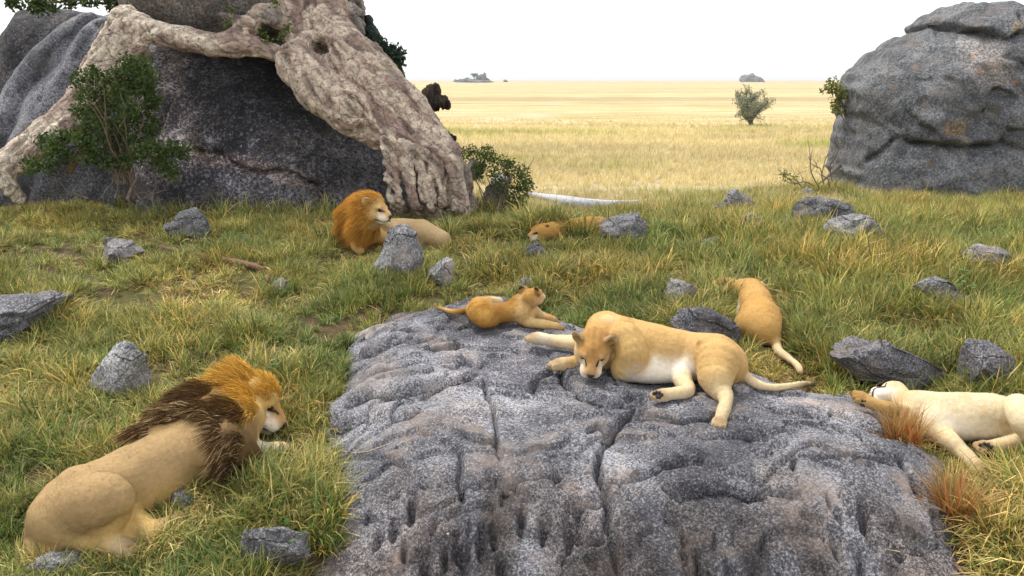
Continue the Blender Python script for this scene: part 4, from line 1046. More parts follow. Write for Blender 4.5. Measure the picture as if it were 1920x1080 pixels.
# --- lioness almost hidden in the grass by the round rock
LH = np.array([.42, .23, .06]); c = J(1012, 436, .16); R = frame((-.75, -.55, -.2), (.1, -.1, 1)); s = 1.0
pr = chain([(1035, 434, .14, .13), (1066, 431, .13, .125), (1098, 427, .15, .15), (1128, 426, .13, .14)], LH, .05)
pr += chain([(1035, 432, .2, .11), (1018, 435, .18, .10)], LH, .05)
pr += head_prims(c, R, s, LH)
pr += chain([(1050, 440, .10, .08), (1030, 448, .06, .06), (1012, 450, .05, .05)], LH, .04) + paw(J(1005, 450, .045), np.array([-1., -.2, 0]), (0, 0, 1), .055, LH)
pr += chain([(1125, 430, .12, .12), (1105, 442, .07, .08), (1118, 450, .05, .05)], LH, .04)
lion('lioness', 'tawny lioness mostly hidden in grass beside the round dark rock', pr, [(c, R, s, dict(earblack=.5))], J(1075, 445), .011, 8000, .010, seed=17, cat='lioness')
print('lions', round(time.time()-T0, 1))
# ------------------------------------------------------------------ loose rocks in the grass
def quad_sphere(n=22):
    a = np.linspace(-1, 1, n+1); A, B = np.meshgrid(np.tan(a*math.pi/4), np.tan(a*math.pi/4), indexing='ij'); o = np.ones_like(A)
    fs, vs = [], []; k = 0
    for X_, Y_, Z_ in ((o, A, B), (-o, B, A), (A, -o, B), (B, o, A), (B, A, o), (A, B, -o)):
        vs.append(np.stack([X_, Y_, Z_], -1).reshape(-1, 3)); i = np.arange((n+1)**2).reshape(n+1, n+1)+k
        fs.append(np.stack([i[:-1, :-1], i[1:, :-1], i[1:, 1:], i[:-1, 1:]], -1).reshape(-1, 4)); k += (n+1)**2
    v = np.concatenate(vs); v /= np.linalg.norm(v, axis=1)[:, None]; f = np.concatenate(fs)
    key = np.round(v*1e4).astype(np.int64); _, idx, inv = np.unique(key, axis=0, return_index=True, return_inverse=True)
    return v[idx], inv.reshape(-1)[f]
QS, QF = quad_sphere()
FOOT = []
def stone(px, pyb, w, h, label, tilt=0, deep=.8, seed=0, ang=.5, sink=.25, lift=1.0, mat='stone', tone=1.0, group=None, cuts=9, cat='rock', stack=0, name='rock', size=None):
    """a rock whose foot is seen at (px, pyb); w, h: its seen size in photo pixels"""
    b = S(px, pyb); mpp = np.linalg.norm(b-np.array([0, 0, CAM_H]))/FPX
    W_, H_ = w*mpp/2, h*mpp
    rng = np.random.default_rng(100+seed); v = QS.copy()
    for _ in range(cuts):                                  # broken faces
        n = nz(rng.normal(size=3)*[1, 1, .8]); d0 = rng.uniform(.42, .78); q = v @ n
        v = v - np.maximum(q-d0, 0)[:, None]*n*ang*1.4
    v = v*(1+.17*fbm(QS, 1.6, 3, seed+40)+.045*np.abs(noise(QS, 5, seed+44)))[:, None]
    cr = np.abs(noise(QS, 1.8, seed+60)); v = v*(1-.05*np.exp(-(cr/.05)**2))[:, None]
    v /= np.abs(v).max(0)
    hz = H_*(1+sink)/2
    v = v*np.array([W_, W_*deep, hz])
    a = math.radians(tilt); ca, sa = math.cos(a), math.sin(a)
    v = np.stack([v[:, 0]*ca+v[:, 2]*sa, v[:, 1], -v[:, 0]*sa+v[:, 2]*ca], 1)
    c = np.array([b[0], b[1]+W_*deep*.55, b[2]+H_*lift+.01-hz+stack])
    v = v+c
    col = np.ones_like(v)*tone*np.array([1, .99, .98])*(1+.25*fbm(v, 3, 3, seed)[:, None])
    o = solid(name, v, QF, M[mat], None, col=col); tag(o, label, cat, group)
    FOOT.append((c[0], c[1], W_*.8, W_*deep*.8))
    return o
stone(213, 752, 112, 104, 'grey rock with a pale split face in the grass above the sleeping male lion', 14, .8, 41, .7, .25, tone=1.25)
stone(356, 452, 100, 54, 'low dark rock lying in front of the domed boulder', -4, .8, 2, .5, .3, tone=.75)
stone(216, 497, 84, 42, 'low split rock in grass near the end of the dead stick', 5, .8, 3, .8, .3, tone=1.0)
stone(526, 553, 44, 30, 'small round stone beside the upright twig', 0, .9, 4, .3, .3, tone=1.0)
stone(748, 527, 108, 102, 'tall grey rock just in front of the orange maned lion', -6, .8, 5, .7, .2, tone=1.35)
stone(832, 548, 66, 62, 'smaller sloping rock leaning beside the tall grey rock', 30, .8, 6, .7, .3, tone=1.2)
stone(986, 552, 32, 30, 'small brownish stone right behind the cub', 0, .9, 7, .4, .3, tone=1.2)
stone(1008, 500, 62, 50, 'rough brown rock poking from grass below the hidden lioness', -15, .8, 8, .7, .3, tone=.9, mat='stone')
stone(1173, 464, 100, 64, 'round dark rock with a cracked top beside the hidden lioness', 3, .8, 9, .4, .25, tone=.95)
stone(1276, 588, 66, 70, 'upright grey rock behind the slab near the sleeping lioness', 2, .85, 10, .6, .2, tone=1.15)
stone(1332, 668, 160, 80, 'smooth dark slab lying right behind the sleeping lioness', 20, .6, 11, .5, .2, tone=.8, mat='rock')
stone(1392, 415, 84, 54, 'grey peaked rock half hidden in grass', 8, .8, 12, .8, .25, tone=1.05)
stone(1406, 443, 48, 42, 'small dark rock in front of the grey peaked rock', 0, .8, 13, .4, .25, tone=.7)
stone(1348, 408, 40, 30, 'low stone leaning at the left flank of the grey peaked rock', 20, .8, 14, .7, .3, tone=1.0)
stone(1546, 442, 118, 68, 'large dark rounded rock of the trio in the grass', 4, .8, 15, .35, .25, tone=.72)
stone(1616, 468, 124, 70, 'rounded brown grey rock leaning on the large dark one', 14, .8, 16, .45, .25, tone=.9)
stone(1494, 442, 62, 26, 'flat dark stone tucked under the large rounded rock', 4, .8, 17, .4, .3, tone=.7)
stone(1512, 376, 32, 22, 'small pale squarish stone in the tall grass', 0, .8, 18, .9, .3, tone=1.7)
stone(1768, 592, 124, 62, 'pale sloping slab half sunk in the grass beside the tall leafy weed', 24, .55, 19, .7, .2, tone=1.35)
stone(1864, 527, 112, 54, 'grey flat slab in the long grass below the huge boulder', 16, .6, 20, .8, .25, tone=1.1)
stone(1686, 742, 226, 92, 'long dark slab tilting down towards the pale lioness', 27, .5, 21, .7, .1, tone=.85, mat='rock')
stone(1838, 748, 124, 92, 'angular grey rock behind the belly of the pale lioness', 6, .7, 22, .9, .2, tone=.95, mat='rock')
stone(1778, 706, 52, 34, 'small rock wedged between the long slab and the angular rock', 0, .8, 23, .7, .3, tone=1.0)
stone(-8, 648, 150, 72, 'flat layered grey rock at the grassy bank', -3, 1.5, 24, .8, .25, tone=1.15, mat='rock')
stone(924, 404, 62, 66, 'pale grey rock at the foot of the fig trunk', 15, .8, 25, .8, .2, tone=1.3)
stone(884, 345, 48, 58, 'dark reddish rock wedged behind the fig trunk foot', 20, .8, 26, .9, .2, tone=.6)
stone(940, 352, 40, 24, 'pale stone under the shrub beside the fig trunk', 0, .8, 27, .6, .3, tone=1.5)
stone(512, 1080, 120, 84, 'mossy grey rock in the grass below the sleeping male lion', 5, .8, 28, .5, .3, tone=.9)
stone(100, 1095, 90, 40, 'low stone by the hind foot of the sleeping male lion', 0, .8, 29, .5, .3, tone=1.0)
stone(1858, 346, 60, 26, 'low grey stone at the foot of the huge boulder', 3, .8, 30, .6, .3, tone=.9)
stone(1912, 350, 56, 34, 'rounded stone next to the low one under the huge boulder', 0, .8, 31, .5, .3, tone=.95)
stone(1336, 470, 44, 22, 'small dark stone sunk in grass below the grey peaked rock', 0, .8, 32, .6, .3, tone=.7)
stone(346, 960, 46, 34, 'pale stone under the belly of the sleeping male lion', 0, .7, 33, .6, .3, tone=1.3)
stone(660, 500, 1, 1, 'x', 0, .8, 34) if False else None
# pale fallen log on the edge of the mound, broken branch stubs, dead stick, twigs
def stick(name, pts, col, label, cat='log', sides=8, wob=.0):
    path = []
    for a, b, h, r in pts: path.append((S(a, b, h), r))
    o = tubes(name, [path], M['wood'], col, sides=sides, var=.15); return tag(o, label, cat)
stick('log', [(990, 364, .20, .07), (1030, 371, .22, .10), (1065, 379, .22, .11), (1100, 383, .20, .10), (1140, 384, .18, .08), (1190, 380, .17, .05), (1213, 376, .18, .035)], (.50, .50, .53), 'bleached grey fallen log on the edge of the grassy mound', 'log')
stick('branch_stub', [(1190, 388, .05, .03), (1204, 379, .16, .028), (1211, 368, .26, .022)], (.22, .09, .05), 'red brown broken stub sticking up beside the bleached log', 'branch')
stick('branch', [(1050, 396, .08, .04), (1068, 399, .10, .05), (1086, 405, .08, .04)], (.27, .13, .06), 'short rusty brown piece of wood in grass below the bleached log', 'branch')
stick('branch', [(300, 463, .05, .025), (345, 473, .05, .028), (395, 483, .06, .032), (440, 490, .06, .035), (478, 499, .05, .035), (496, 505, .04, .02)], (.21, .13, .085), 'long dead brown branch lying in the thin grass', 'branch')
stick('twig', [(494, 556, .0, .018), (498, 540, .09, .016), (505, 515, .22, .014)], (.15, .085, .05), 'short dark twig standing beside the small round stone', 'twig', 6)
stick('twig', [(622, 842, .012, .004), (660, 850, .012, .005), (690, 847, .012, .005), (715, 838, .012, .004), (736, 829, .014, .003)], (.42, .34, .24), 'thin pale bent twig lying on the granite dome', 'twig', 5)
stick('twig', [(1660, 1030, .012, .005), (1690, 1035, .012, .005), (1715, 1050, .012, .004), (1722, 1062, .012, .003)], (.42, .36, .28), 'forked dry twig on the lower face of the dome', 'twig', 5)
stick('twig', [(1788, 1056, .02, .010), (1800, 1068, .02, .011), (1815, 1085, .02, .010)], (.40, .24, .19), 'short pink brown stick at the foot of the dome', 'twig', 6)
stick('twig', [(570, 790, .05, .004), (610, 775, .05, .004), (660, 755, .04, .004)], (.45, .38, .27), 'dry stalk leaning from the grass onto the dome', 'twig', 5)
for (a, b, lab, colr, sz) in ((642, 962, 'yellow fallen leaf on the grass by the broad bladed clump', (.55, .33, .02), .05), (1866, 1022, 'yellow fallen leaf beside the reddish grass tuft', (.60, .36, .03), .05), (1851, 1000, 'curled brown dead leaf above the yellow one', (.42, .30, .14), .045), (838, 1000, 'tiny pale leaf scrap caught on the pitted rock face', (.52, .42, .22), .02)):
    p0 = S(a, b, .03); d = nz(np.array([random.uniform(-1, 1), -.6, .1])); s_ = nz(np.cross(d, [0, -.5, 1])); u_ = np.cross(s_, d)
    vv = []
    for t, w in ((0, .03), (.25, .3), (.55, .36), (.8, .22), (1, .02)): vv += [p0+d*sz*t*1.3+s_*sz*w+u_*sz*.12, p0+d*sz*t*1.3-u_*sz*.02*math.sin(t*3), p0+d*sz*t*1.3-s_*sz*w+u_*sz*.12]
    ff = [(3*i+k, 3*i+3+k, 3*i+4+k, 3*i+1+k) for i in range(4) for k in (0, 1)]
    tag(solid('leaf', vv, ff, M['leaf'], p0, col=np.ones((15, 3))*np.array(colr)), lab, 'leaf')
print('stones', round(time.time()-T0, 1))
# ------------------------------------------------------------------ bushes and weeds
def bush(name, label, stems, clumps, n, leaf, cA, cB, woodcol, spread, cat='bush', aspect=.5, droop=.1, trunkr=.02, group=None):
    root = empty(name, stems[0][0][0]); tag(root, label, cat, group)
    tubes('stem', stems, M['wood'], woodcol, root, sides=5)
    leaves('crown', clumped(n, clumps, spread), leaf, cA, cB, M['leaf'], root, droop=droop, aspect=aspect)
    return root
def ry_pts(lst, y): return [V(a, b, y+RNG.uniform(-.25, .25)) for a, b in lst]
# leafy bush in front of the left root
cl = [(150,150),(175,140),(200,150),(225,140),(250,130),(270,120),(280,140),(160,175),(190,180),(220,175),(250,165),(275,165),(285,185),(150,205),(180,210),(215,205),(245,200),(275,205),(165,235),(195,240),(225,235),(255,230),(285,235),(150,260),(180,270),(215,265),(245,265),(275,260),(300,285),(325,280),(345,285),(300,305),(320,320),(260,290),(230,300),(195,300),(165,290),(120,255),(100,275),(85,265),(120,290),(285,275),(240,120),(265,145),(60,310),(90,310)]
st = [walk(V(230+RNG.uniform(-25, 25), 345, 12.3), (RNG.uniform(-.5, .45), RNG.uniform(-.2, .2), 1), RNG.uniform(.9, 1.7), .016, .004, 7, .22) for _ in range(16)]
bush('bush', 'dense green leafy bush growing in front of the left fig root', st, ry_pts(cl, 12.25), 9500, .058, (.028, .060, .014), (.115, .165, .035), (.16, .12, .08), .15)
# dead stems under it
dead = [walk(V(a, 372, 12.1), (dx, -.1, 1), L, .012, .004, 5, .25) for a, dx, L in ((165, -.3, .6), (190, .2, .7), (250, .5, .5), (262, -.3, .5), (285, .2, .5), (270, .7, .35), (215, .1, .6), (240, 1.4, .4))]
dead.append([(V(238, 375, 12.0), .028), (V(248, 350, 12.1), .024), (V(257, 335, 12.2), .018)])
tag(tubes('dead_shrub', dead, M['wood'], (.17, .13, .10)), 'bare dead stems standing at the foot of the leafy bush', 'shrub')
cl = [(868,290),(885,285),(905,292),(925,300),(945,305),(900,310),(925,322),(950,325),(970,330),(985,340),(945,345),(965,352),(985,360),(940,362),(960,372),(975,378),(930,340),(895,325),(990,350),(915,285),(955,310),(978,320)]
st = [walk(V(940+RNG.uniform(-30, 30), 395, 13.2), (RNG.uniform(-.6, .5), RNG.uniform(-.2, .2), 1), RNG.uniform(.5, .95), .012, .004, 6, .2) for _ in range(14)]
bush('bush', 'green shrub growing on the plain side of the fig trunk', st, ry_pts(cl, 13.4), 3600, .045, (.035, .060, .014), (.14, .18, .035), (.14, .11, .07), .13)
# branch of leaves and dry twigs at the huge boulder's edge
st = [[(V(1600, 290, 17.2), .03), (V(1590, 240, 17.2), .025), (V(1580, 195, 17.2), .02), (V(1565, 172, 17.2), .012), (V(1545, 166, 17.2), .006)], [(V(1590, 240, 17.2), .012), (V(1572, 205, 17.2), .008), (V(1560, 195, 17.2), .004)]]
cl = [V(a, b, 17.2) for a, b in ((1552,165),(1562,156),(1558,172),(1570,178),(1575,165),(1580,185),(1572,196),(1566,203),(1583,205),(1585,175),(1580,270),(1586,250))]
bush('shrub', 'leafy branch reaching out from behind the huge grey boulder', st, cl, 420, .085, (.10, .12, .02), (.27, .27, .06), (.15, .12, .09), .13, 'shrub')
dead = []
for a, b, dx, L in ((1545, 345, -.3, 1.0), (1555, 350, .1, .9), (1535, 350, -.5, .9), (1560, 340, -.1, 1.0), (1525, 348, -.9, .6), (1505, 352, -1, .5)):
    w = walk(V(a, b, 15.6), (dx, 0, 1), L, .014, .004, 6, .3); dead.append(w)
    for k in (2, 3, 4): dead.append(walk(w[k][0], RNG.normal(size=3)*[1, .5, .6]+[0, 0, .5], .35, .007, .002, 4, .3))
dead.append([(V(1575, 310, 15.8), .05), (V(1560, 322, 15.7), .035), (V(1548, 335, 15.6), .02), (V(1535, 345, 15.5), .01)])
tag(tubes('dead_shrub', dead, M['wood'], (.17, .14, .12), sides=5), 'bare dead shrub beside the left foot of the huge boulder', 'shrub')
cl = [V(a, b, 15.4) for a, b in ((1470, 322), (1478, 330), (1490, 335), (1472, 328))]
bush('shrub', 'sparse low twig with a few yellow green leaves at the mound edge', [walk(V(1495, 345, 15.4), (-.8, 0, .5), .5, .008, .003, 5, .2)], cl, 60, .06, (.14, .15, .02), (.3, .28, .05), (.15, .12, .08), .1, 'shrub')
# lone small tree out on the plain
b = P(1408, 234, -.55); tr = empty('small_tree', b); tag(tr, 'lone silvery green bushy tree standing out on the dry plain', 'tree')
mpp = b[1]/FPX; limbs, tips = [], []
for k in range(9):
    w = walk(b+np.array([RNG.uniform(-.12, .12), RNG.uniform(-.1, .1), 0]), (RNG.uniform(-.85, .85), RNG.uniform(-.8, .8), 1), RNG.uniform(2.2, 3.1), .10, .02, 7, .14); limbs.append(w)
    for q in (2, 3, 4, 5, 6):
        for _ in range(3):
            bb = walk(w[q][0], RNG.normal(size=3)*[1, 1, .45]+[0, 0, .25], RNG.uniform(.4, .9), .03, .008, 4, .25); limbs.append(bb); tips += [x[0] for x in bb[1:]]
tubes('trunk', limbs, M['wood'], (.10, .085, .07), tr, sides=5)
tips = np.array(tips); tips = tips[(np.abs(tips[:, 0]-b[0]) < 46*mpp) & (tips[:, 2] > b[2]+.25) & (tips[:, 2] < b[2]+84*mpp)]
leaves('crown', clumped(9000, tips, .22), .12, (.16, .18, .10), (.46, .47, .34), M['leaf'], tr, aspect=.45)
# two far kopjes on the horizon
def kopje(name, label, px, py, dist, rocks, trees):
    b = np.array([ray(px, py)[0]*dist, dist, -.4]); mp = dist/FPX; root = empty(name, b); tag(root, label, 'kopje')
    for i, (dx, w, h) in enumerate(rocks):
        v = QS*(1+.25*fbm(QS, 1.7, 3, 200+i)[:, None])*np.array([w*mp/2, w*mp/2, h*mp]) + b + np.array([dx*mp, RNG.uniform(-3, 3), 0])
        solid('rock', v, QF, M['boulder_grey'], parent=root, col=np.ones_like(v)*.9)
    for i, (dx, dz, w, h, n) in enumerate(trees):
        c = b+np.array([dx*mp, -6, dz*mp])
        d = RNG.normal(size=(n, 3)); d /= np.linalg.norm(d, axis=1)[:, None]; cc = c+d*RNG.uniform(.3, 1, (n, 1))*np.array([w*mp/2, w*mp/2, h*mp/2])
        leaves('crown', cc, 2.6*mp, (.03, .05, .02), (.06, .085, .03), M['leaf'], root)
        tubes('trunk', [[(np.array([c[0], c[1], b[2]]), .9*mp), (c, .5*mp)]], M['wood'], (.08, .07, .06), root, sides=5)
kopje('kopje', 'far rocky islet crowned by a flat topped tree on the horizon', 890, 147, 1150, [(0, 66, 6), (14, 20, 13), (24, 14, 7), (-22, 18, 6), (20, 10, 16)], [(2, 13, 16, 6, 200), (-12, 5, 18, 6, 160), (12, 6, 12, 6, 120), (-30, 3, 12, 5, 100), (24, 5, 10, 6, 100)])
kopje('kopje', 'bare far rocky hillock on the horizon above the lone small tree', 1394, 151, 1300, [(0, 40, 14), (-8, 20, 9), (14, 22, 8)], [(16, 5, 8, 4, 60)])
kopje('kopje', 'tiny dark clump of far bushes on the horizon', 948, 148, 1500, [(0, 8, 3)], [(0, 2, 8, 3, 60)])

# ------------------------------------------------------------------ grass blades
def blades(n, rng, L, spread, lean, w, cols, mixp, curl=.8, rad=.05, flat=0.0, seg=3):
    """n curved tapering blades around the origin; returns verts, faces, colours"""
    az = rng.uniform(0, 2*math.pi, n); r = rad*np.sqrt(rng.uniform(0, 1, n)); a2 = az+rng.normal(size=n)*.9
    base = np.stack([r*np.cos(az), r*np.sin(az), -.01+0*r], 1)
    ln = L*rng.uniform(.45, 1.25, n); th = np.abs(rng.normal(size=n))*lean + flat*rng.uniform(.2, 1, n)
    hd = np.stack([np.cos(a2), np.sin(a2), 0*a2], 1); up = np.array([0, 0, 1.])
    side = np.stack([-np.sin(a2), np.cos(a2), 0*a2], 1); side = side*np.cos(.6)+rng.normal(size=(n, 3))*.25
    kink = rng.uniform(.3, 1.3, n)*curl; p = base.copy(); out = []
    ww = w*rng.uniform(.6, 1.3, n)
    for i in range(seg+1):
        t = i/seg; wi = ww*(1-t**1.6)*.5+.0004
        out += [p+side*wi[:, None], p-side*wi[:, None]]
        ang = np.minimum(th+kink*t*1.3, 2.15); d = np.cos(ang)[:, None]*up+np.sin(ang)[:, None]*hd
        p = p+d*(ln/seg)[:, None]; p[:, 2] = np.maximum(p[:, 2], .006)
    m_ = 2*(seg+1); v = np.stack(out, 1).reshape(-1, 3); b = m_*np.arange(n)[:, None]
    f = np.concatenate([b+np.array([[2*i, 2*i+1, 2*i+3, 2*i+2]]) for i in range(seg)])
    pick = rng.choice(len(cols), n, p=mixp); c = np.asarray(cols)[pick]*rng.uniform(.7, 1.3, (n, 1))
    tipc = c*.55+np.array([.50, .40, .17])*.45
    cc = np.stack([c*.85 if i == 0 else (c if i < 2*seg-1 else tipc) for i in range(0, m_)], 1).reshape(-1, 3)
    return v, f, cc
GR = [(.045, .13, .028), (.095, .20, .036), (.25, .28, .05), (.58, .46, .15), (.74, .62, .30), (.32, .18, .065)]
TUFTS = bpy.data.collections.new('grass_kinds')
def tuft(i, *parts):
    rng = np.random.default_rng(500+i); V_, F_, C_ = [], [], []; o = 0
    for kw in parts:
        v, f, c_ = blades(rng=rng, cols=GR, **kw); V_.append(v); F_.append(f+o); C_.append(c_); o += len(v)
    me = mesh_np('tuft', np.concatenate(V_), np.concatenate(F_), np.concatenate(C_), False); me.materials.append(M['grass'])
    ob = bpy.data.objects.new('tuft_%02d' % i, me); TUFTS.objects.link(ob)
lush = [.36, .36, .18, .06, .03, .01]; mixd = [.18, .26, .24, .17, .11, .04]; dry = [.03, .07, .14, .36, .34, .06]
for i in range(0, 4): tuft(i, dict(n=30, L=.27, spread=0, lean=.5, w=.013, mixp=mixd, curl=1.0, rad=.07), dict(n=18, L=.28, spread=0, lean=.3, w=.008, mixp=dry, curl=1.4, rad=.08, flat=.7))
for i in range(4, 8): tuft(i, dict(n=32, L=.29, spread=0, lean=.5, w=.015, mixp=lush, curl=.9, rad=.07), dict(n=12, L=.30, spread=0, lean=.5, w=.008, mixp=dry, curl=1.1, rad=.08))
for i in range(8, 12): tuft(i, dict(n=32, L=.28, spread=0, lean=.3, w=.009, mixp=dry, curl=1.5, rad=.10, flat=1.1), dict(n=12, L=.15, spread=0, lean=.5, w=.012, mixp=mixd, curl=1.0, rad=.08))
for i in range(12, 16): tuft(i, dict(n=30, L=.36, spread=0, lean=.5, w=.011, mixp=[.08, .16, .26, .28, .19, .03], curl=1.0, rad=.08), dict(n=18, L=.28, spread=0, lean=.5, w=.014, mixp=lush, curl=1., rad=.08))
for i in range(16, 20): tuft(i, dict(n=26, L=.34, spread=0, lean=.30, w=.012, mixp=[.0, .02, .06, .26, .65, .01], curl=.7, rad=.14, seg=2))
def scatter(name, label, pts, rot, scl, idx, tint):
    me = bpy.data.meshes.new(name); me.vertices.add(len(pts)); me.vertices.foreach_set('co', np.asarray(pts, np.float32).ravel())
    a = me.attributes.new('rot', 'FLOAT_VECTOR', 'POINT'); a.data.foreach_set('vector', np.asarray(rot, np.float32).ravel())
    a = me.attributes.new('scl', 'FLOAT_VECTOR', 'POINT'); a.data.foreach_set('vector', np.asarray(scl, np.float32).ravel())
    a = me.attributes.new('idx', 'INT', 'POINT'); a.data.foreach_set('value', np.asarray(idx, np.int32))
    a = me.attributes.new('tint', 'FLOAT_COLOR', 'POINT'); a.data.foreach_set('color', np.concatenate([tint, np.ones((len(tint), 1))], 1).astype(np.float32).ravel())
    me.update(); o = link(name, me); me.materials.append(M['grass'])
    ng = bpy.data.node_groups.new(name+'_scatter', 'GeometryNodeTree')
    ng.interface.new_socket('Geometry', in_out='INPUT', socket_type='NodeSocketGeometry'); ng.interface.new_socket('Geometry', in_out='OUTPUT', socket_type='NodeSocketGeometry')
    nn = lambda t: ng.nodes.new(t)
    gi, go, iop, ci = nn('NodeGroupInput'), nn('NodeGroupOutput'), nn('GeometryNodeInstanceOnPoints'), nn('GeometryNodeCollectionInfo')
    ci.inputs['Collection'].default_value = TUFTS; ci.inputs['Separate Children'].default_value = True; ci.inputs['Reset Children'].default_value = True
    iop.inputs['Pick Instance'].default_value = True
    def na(nm, typ):
        q = nn('GeometryNodeInputNamedAttribute'); q.data_type = typ; q.inputs['Name'].default_value = nm; return q.outputs['Attribute']
    L_ = ng.links.new
    L_(gi.outputs[0], iop.inputs['Points']); L_(ci.outputs[0], iop.inputs['Instance']); L_(na('idx', 'INT'), iop.inputs['Instance Index'])
    L_(na('rot', 'FLOAT_VECTOR'), iop.inputs['Rotation']); L_(na('scl', 'FLOAT_VECTOR'), iop.inputs['Scale']); L_(iop.outputs[0], go.inputs[0])
    md = o.modifiers.new('scatter', 'NODES'); md.node_group = ng
    return tag(o, label, 'grass', kind='stuff')
def lion_dist(p):
    d = np.full(len(p), 9.)
    for prims, lo, hi in LION_SDF:
        prims = [z for y_ in prims for z in (y_.parts[::3] if y_.t == 'm' else [y_])]
        m_ = ((p > lo-.5) & (p < hi+.5)).all(1)
        if m_.any(): d[m_] = np.minimum(d[m_], sdf(prims, p[m_]))
    return d
rng = np.random.default_rng(77)
n = 44000
y = 3.1+13.9*rng.uniform(0, 1, n)**.8; x = rng.uniform(-1, 1, n)*(.64*y+.9)
p = np.stack([x, y, ground(x, y)], 1)
ok = rock_z(x, y) < p[:, 2]+.012
for cx, cy, a, b_ in FOOT: ok &= ((x-cx)/a)**2+((y-cy)/b_)**2 > .80
for pts, D, T, lean, z0 in BOULD:
    inx = (x > pts[:, 0].min()+.15) & (x < pts[:, 0].max()-.15); ok &= ~(inx & (np.abs(y-D) < T-.25))
p = p[ok]; x, y = p[:, 0], p[:, 1]
ld = np.minimum(lion_dist(p+[0, 0, .05]), lion_dist(p+[0, 0, .16])); ok = ld > .015; p = p[ok]; x, y, ld = p[:, 0], p[:, 1], ld[ok]
m1 = noise(p*[1, 1, 0], .55, 301)+.5*noise(p*[1, 1, 0], 1.6, 302); m2 = noise(p*[1, 1, 0], .8, 303)+.4*noise(p*[1, 1, 0], 2.5, 304)
bare = smooth(.2, .5, noise(p*[1, 1, 0], 1.1, 305)+.38*smooth(1, -2, x)*smooth(6.2, 8.5, y)*smooth(12.6, 11, y))
k = rng.uniform(size=len(p)); sel = k > bare*.72
p, x, y, ld, m1, m2, bare = p[sel], x[sel], y[sel], ld[sel], m1[sel], m2[sel], bare[sel]
u = rng.uniform(-.45, .45, len(p)); dryness = m1+u+.25*bare+.10
tall = smooth(.5, 4, x)*smooth(7, 10, y)
idx = np.where(dryness > .52, 8, np.where(dryness < -.18, 4, 0)); idx = np.where((rng.uniform(size=len(p)) < tall*.75) & (dryness < .6), 12, idx)
idx = idx+rng.integers(0, 4, len(p))
sc = rng.uniform(.55, 1.2, len(p))*(1+.3*m2)*(1-.3*bare)*(.8+.25*smooth(-1, 3, x))
sc *= .5+.5*smooth(.02, .30, ld); sc *= 1-.25*smooth(10, 14, y)
edge = rock_z(x, y)-p[:, 2]; sc *= np.where(edge > -.3, .8, 1)
g = np.clip(.5+m2*.8+rng.normal(size=len(p))*.2, 0, 1)[:, None]
tint = (np.array([.70, .86, .74])*(1-g)+np.array([1.30, 1.12, .95])*g)*rng.uniform(.5, 1.35, (len(p), 1))
rot = np.stack([rng.normal(size=len(p))*.14, rng.normal(size=len(p))*.14, rng.uniform(0, 6.28, len(p))], 1)
scl = np.stack([sc*1.05, sc*1.05, sc*rng.uniform(.8, 1.15, len(p))], 1)
def extra(lst, n, rad, smin, smax, kinds=(0, 4, 8)):
    global p, rot, scl, idx, tint
    for a, b_ in lst:
        c_ = JG(a, b_); q = c_[:2]+rng.normal(size=(n, 2))*rad; z = ground(q[:, 0], q[:, 1]); q = np.stack([q[:, 0], q[:, 1], z], 1)
        q = q[rock_z(q[:, 0], q[:, 1]) < q[:, 2]+.03]; q = q[lion_dist(q+[0, 0, .08]) > .005]; k_ = len(q)
        s_ = rng.uniform(smin, smax, (k_, 1)); p = np.concatenate([p, q]); scl = np.concatenate([scl, s_*np.ones((k_, 3))])
        rot = np.concatenate([rot, np.stack([rng.normal(size=k_)*.15, rng.normal(size=k_)*.15, rng.uniform(0, 6.28, k_)], 1)])
        idx = np.concatenate([idx, rng.choice(kinds, k_)+rng.integers(0, 4, k_)]); tint = np.concatenate([tint, rng.uniform(.75, 1.3, (k_, 1))*np.array([1.05, 1.02, .95])])
extra([(440, 895), (480, 905), (520, 918), (555, 915), (590, 900), (470, 930), (540, 945), (600, 940)], 16, .09, .7, 1.05)
extra([(310, 985), (350, 985), (390, 975), (420, 950), (300, 1020), (350, 1020), (400, 1010), (280, 1045), (200, 1052), (140, 1052), (90, 1060), (60, 1045)], 12, .08, .55, .9, (0, 8, 8))
extra([(1325, 545), (1338, 550), (1352, 554), (1368, 558), (1385, 562), (1340, 560), (1360, 566)], 20, .08, 1.0, 1.4, (0, 4, 8))
extra([(1000, 448), (1020, 450), (1045, 452), (1070, 450), (1095, 448), (1118, 446), (1010, 440), (1035, 442), (1060, 444)], 20, .12, 1.1, 1.6, (0, 4, 12))
extra([(645, 446), (665, 450), (685, 452), (705, 452), (725, 454), (800, 452), (820, 452), (840, 446)], 12, .12, .8, 1.2, (0, 4, 8))
extra([(60, 372), (95, 375), (130, 378), (165, 380), (200, 385), (235, 388), (270, 392), (310, 398), (30, 380), (350, 402), (420, 405), (480, 408), (540, 408), (600, 405)], 10, .16, .7, 1.25, (0, 8, 12, 12))
extra([(860, 395), (880, 400), (905, 405), (840, 392), (800, 398), (960, 400), (990, 400)], 12, .15, .8, 1.3, (0, 4, 12))
extra([(1915, 872), (1890, 905), (1915, 900)], 12, .06, .6, .9, (0, 8))
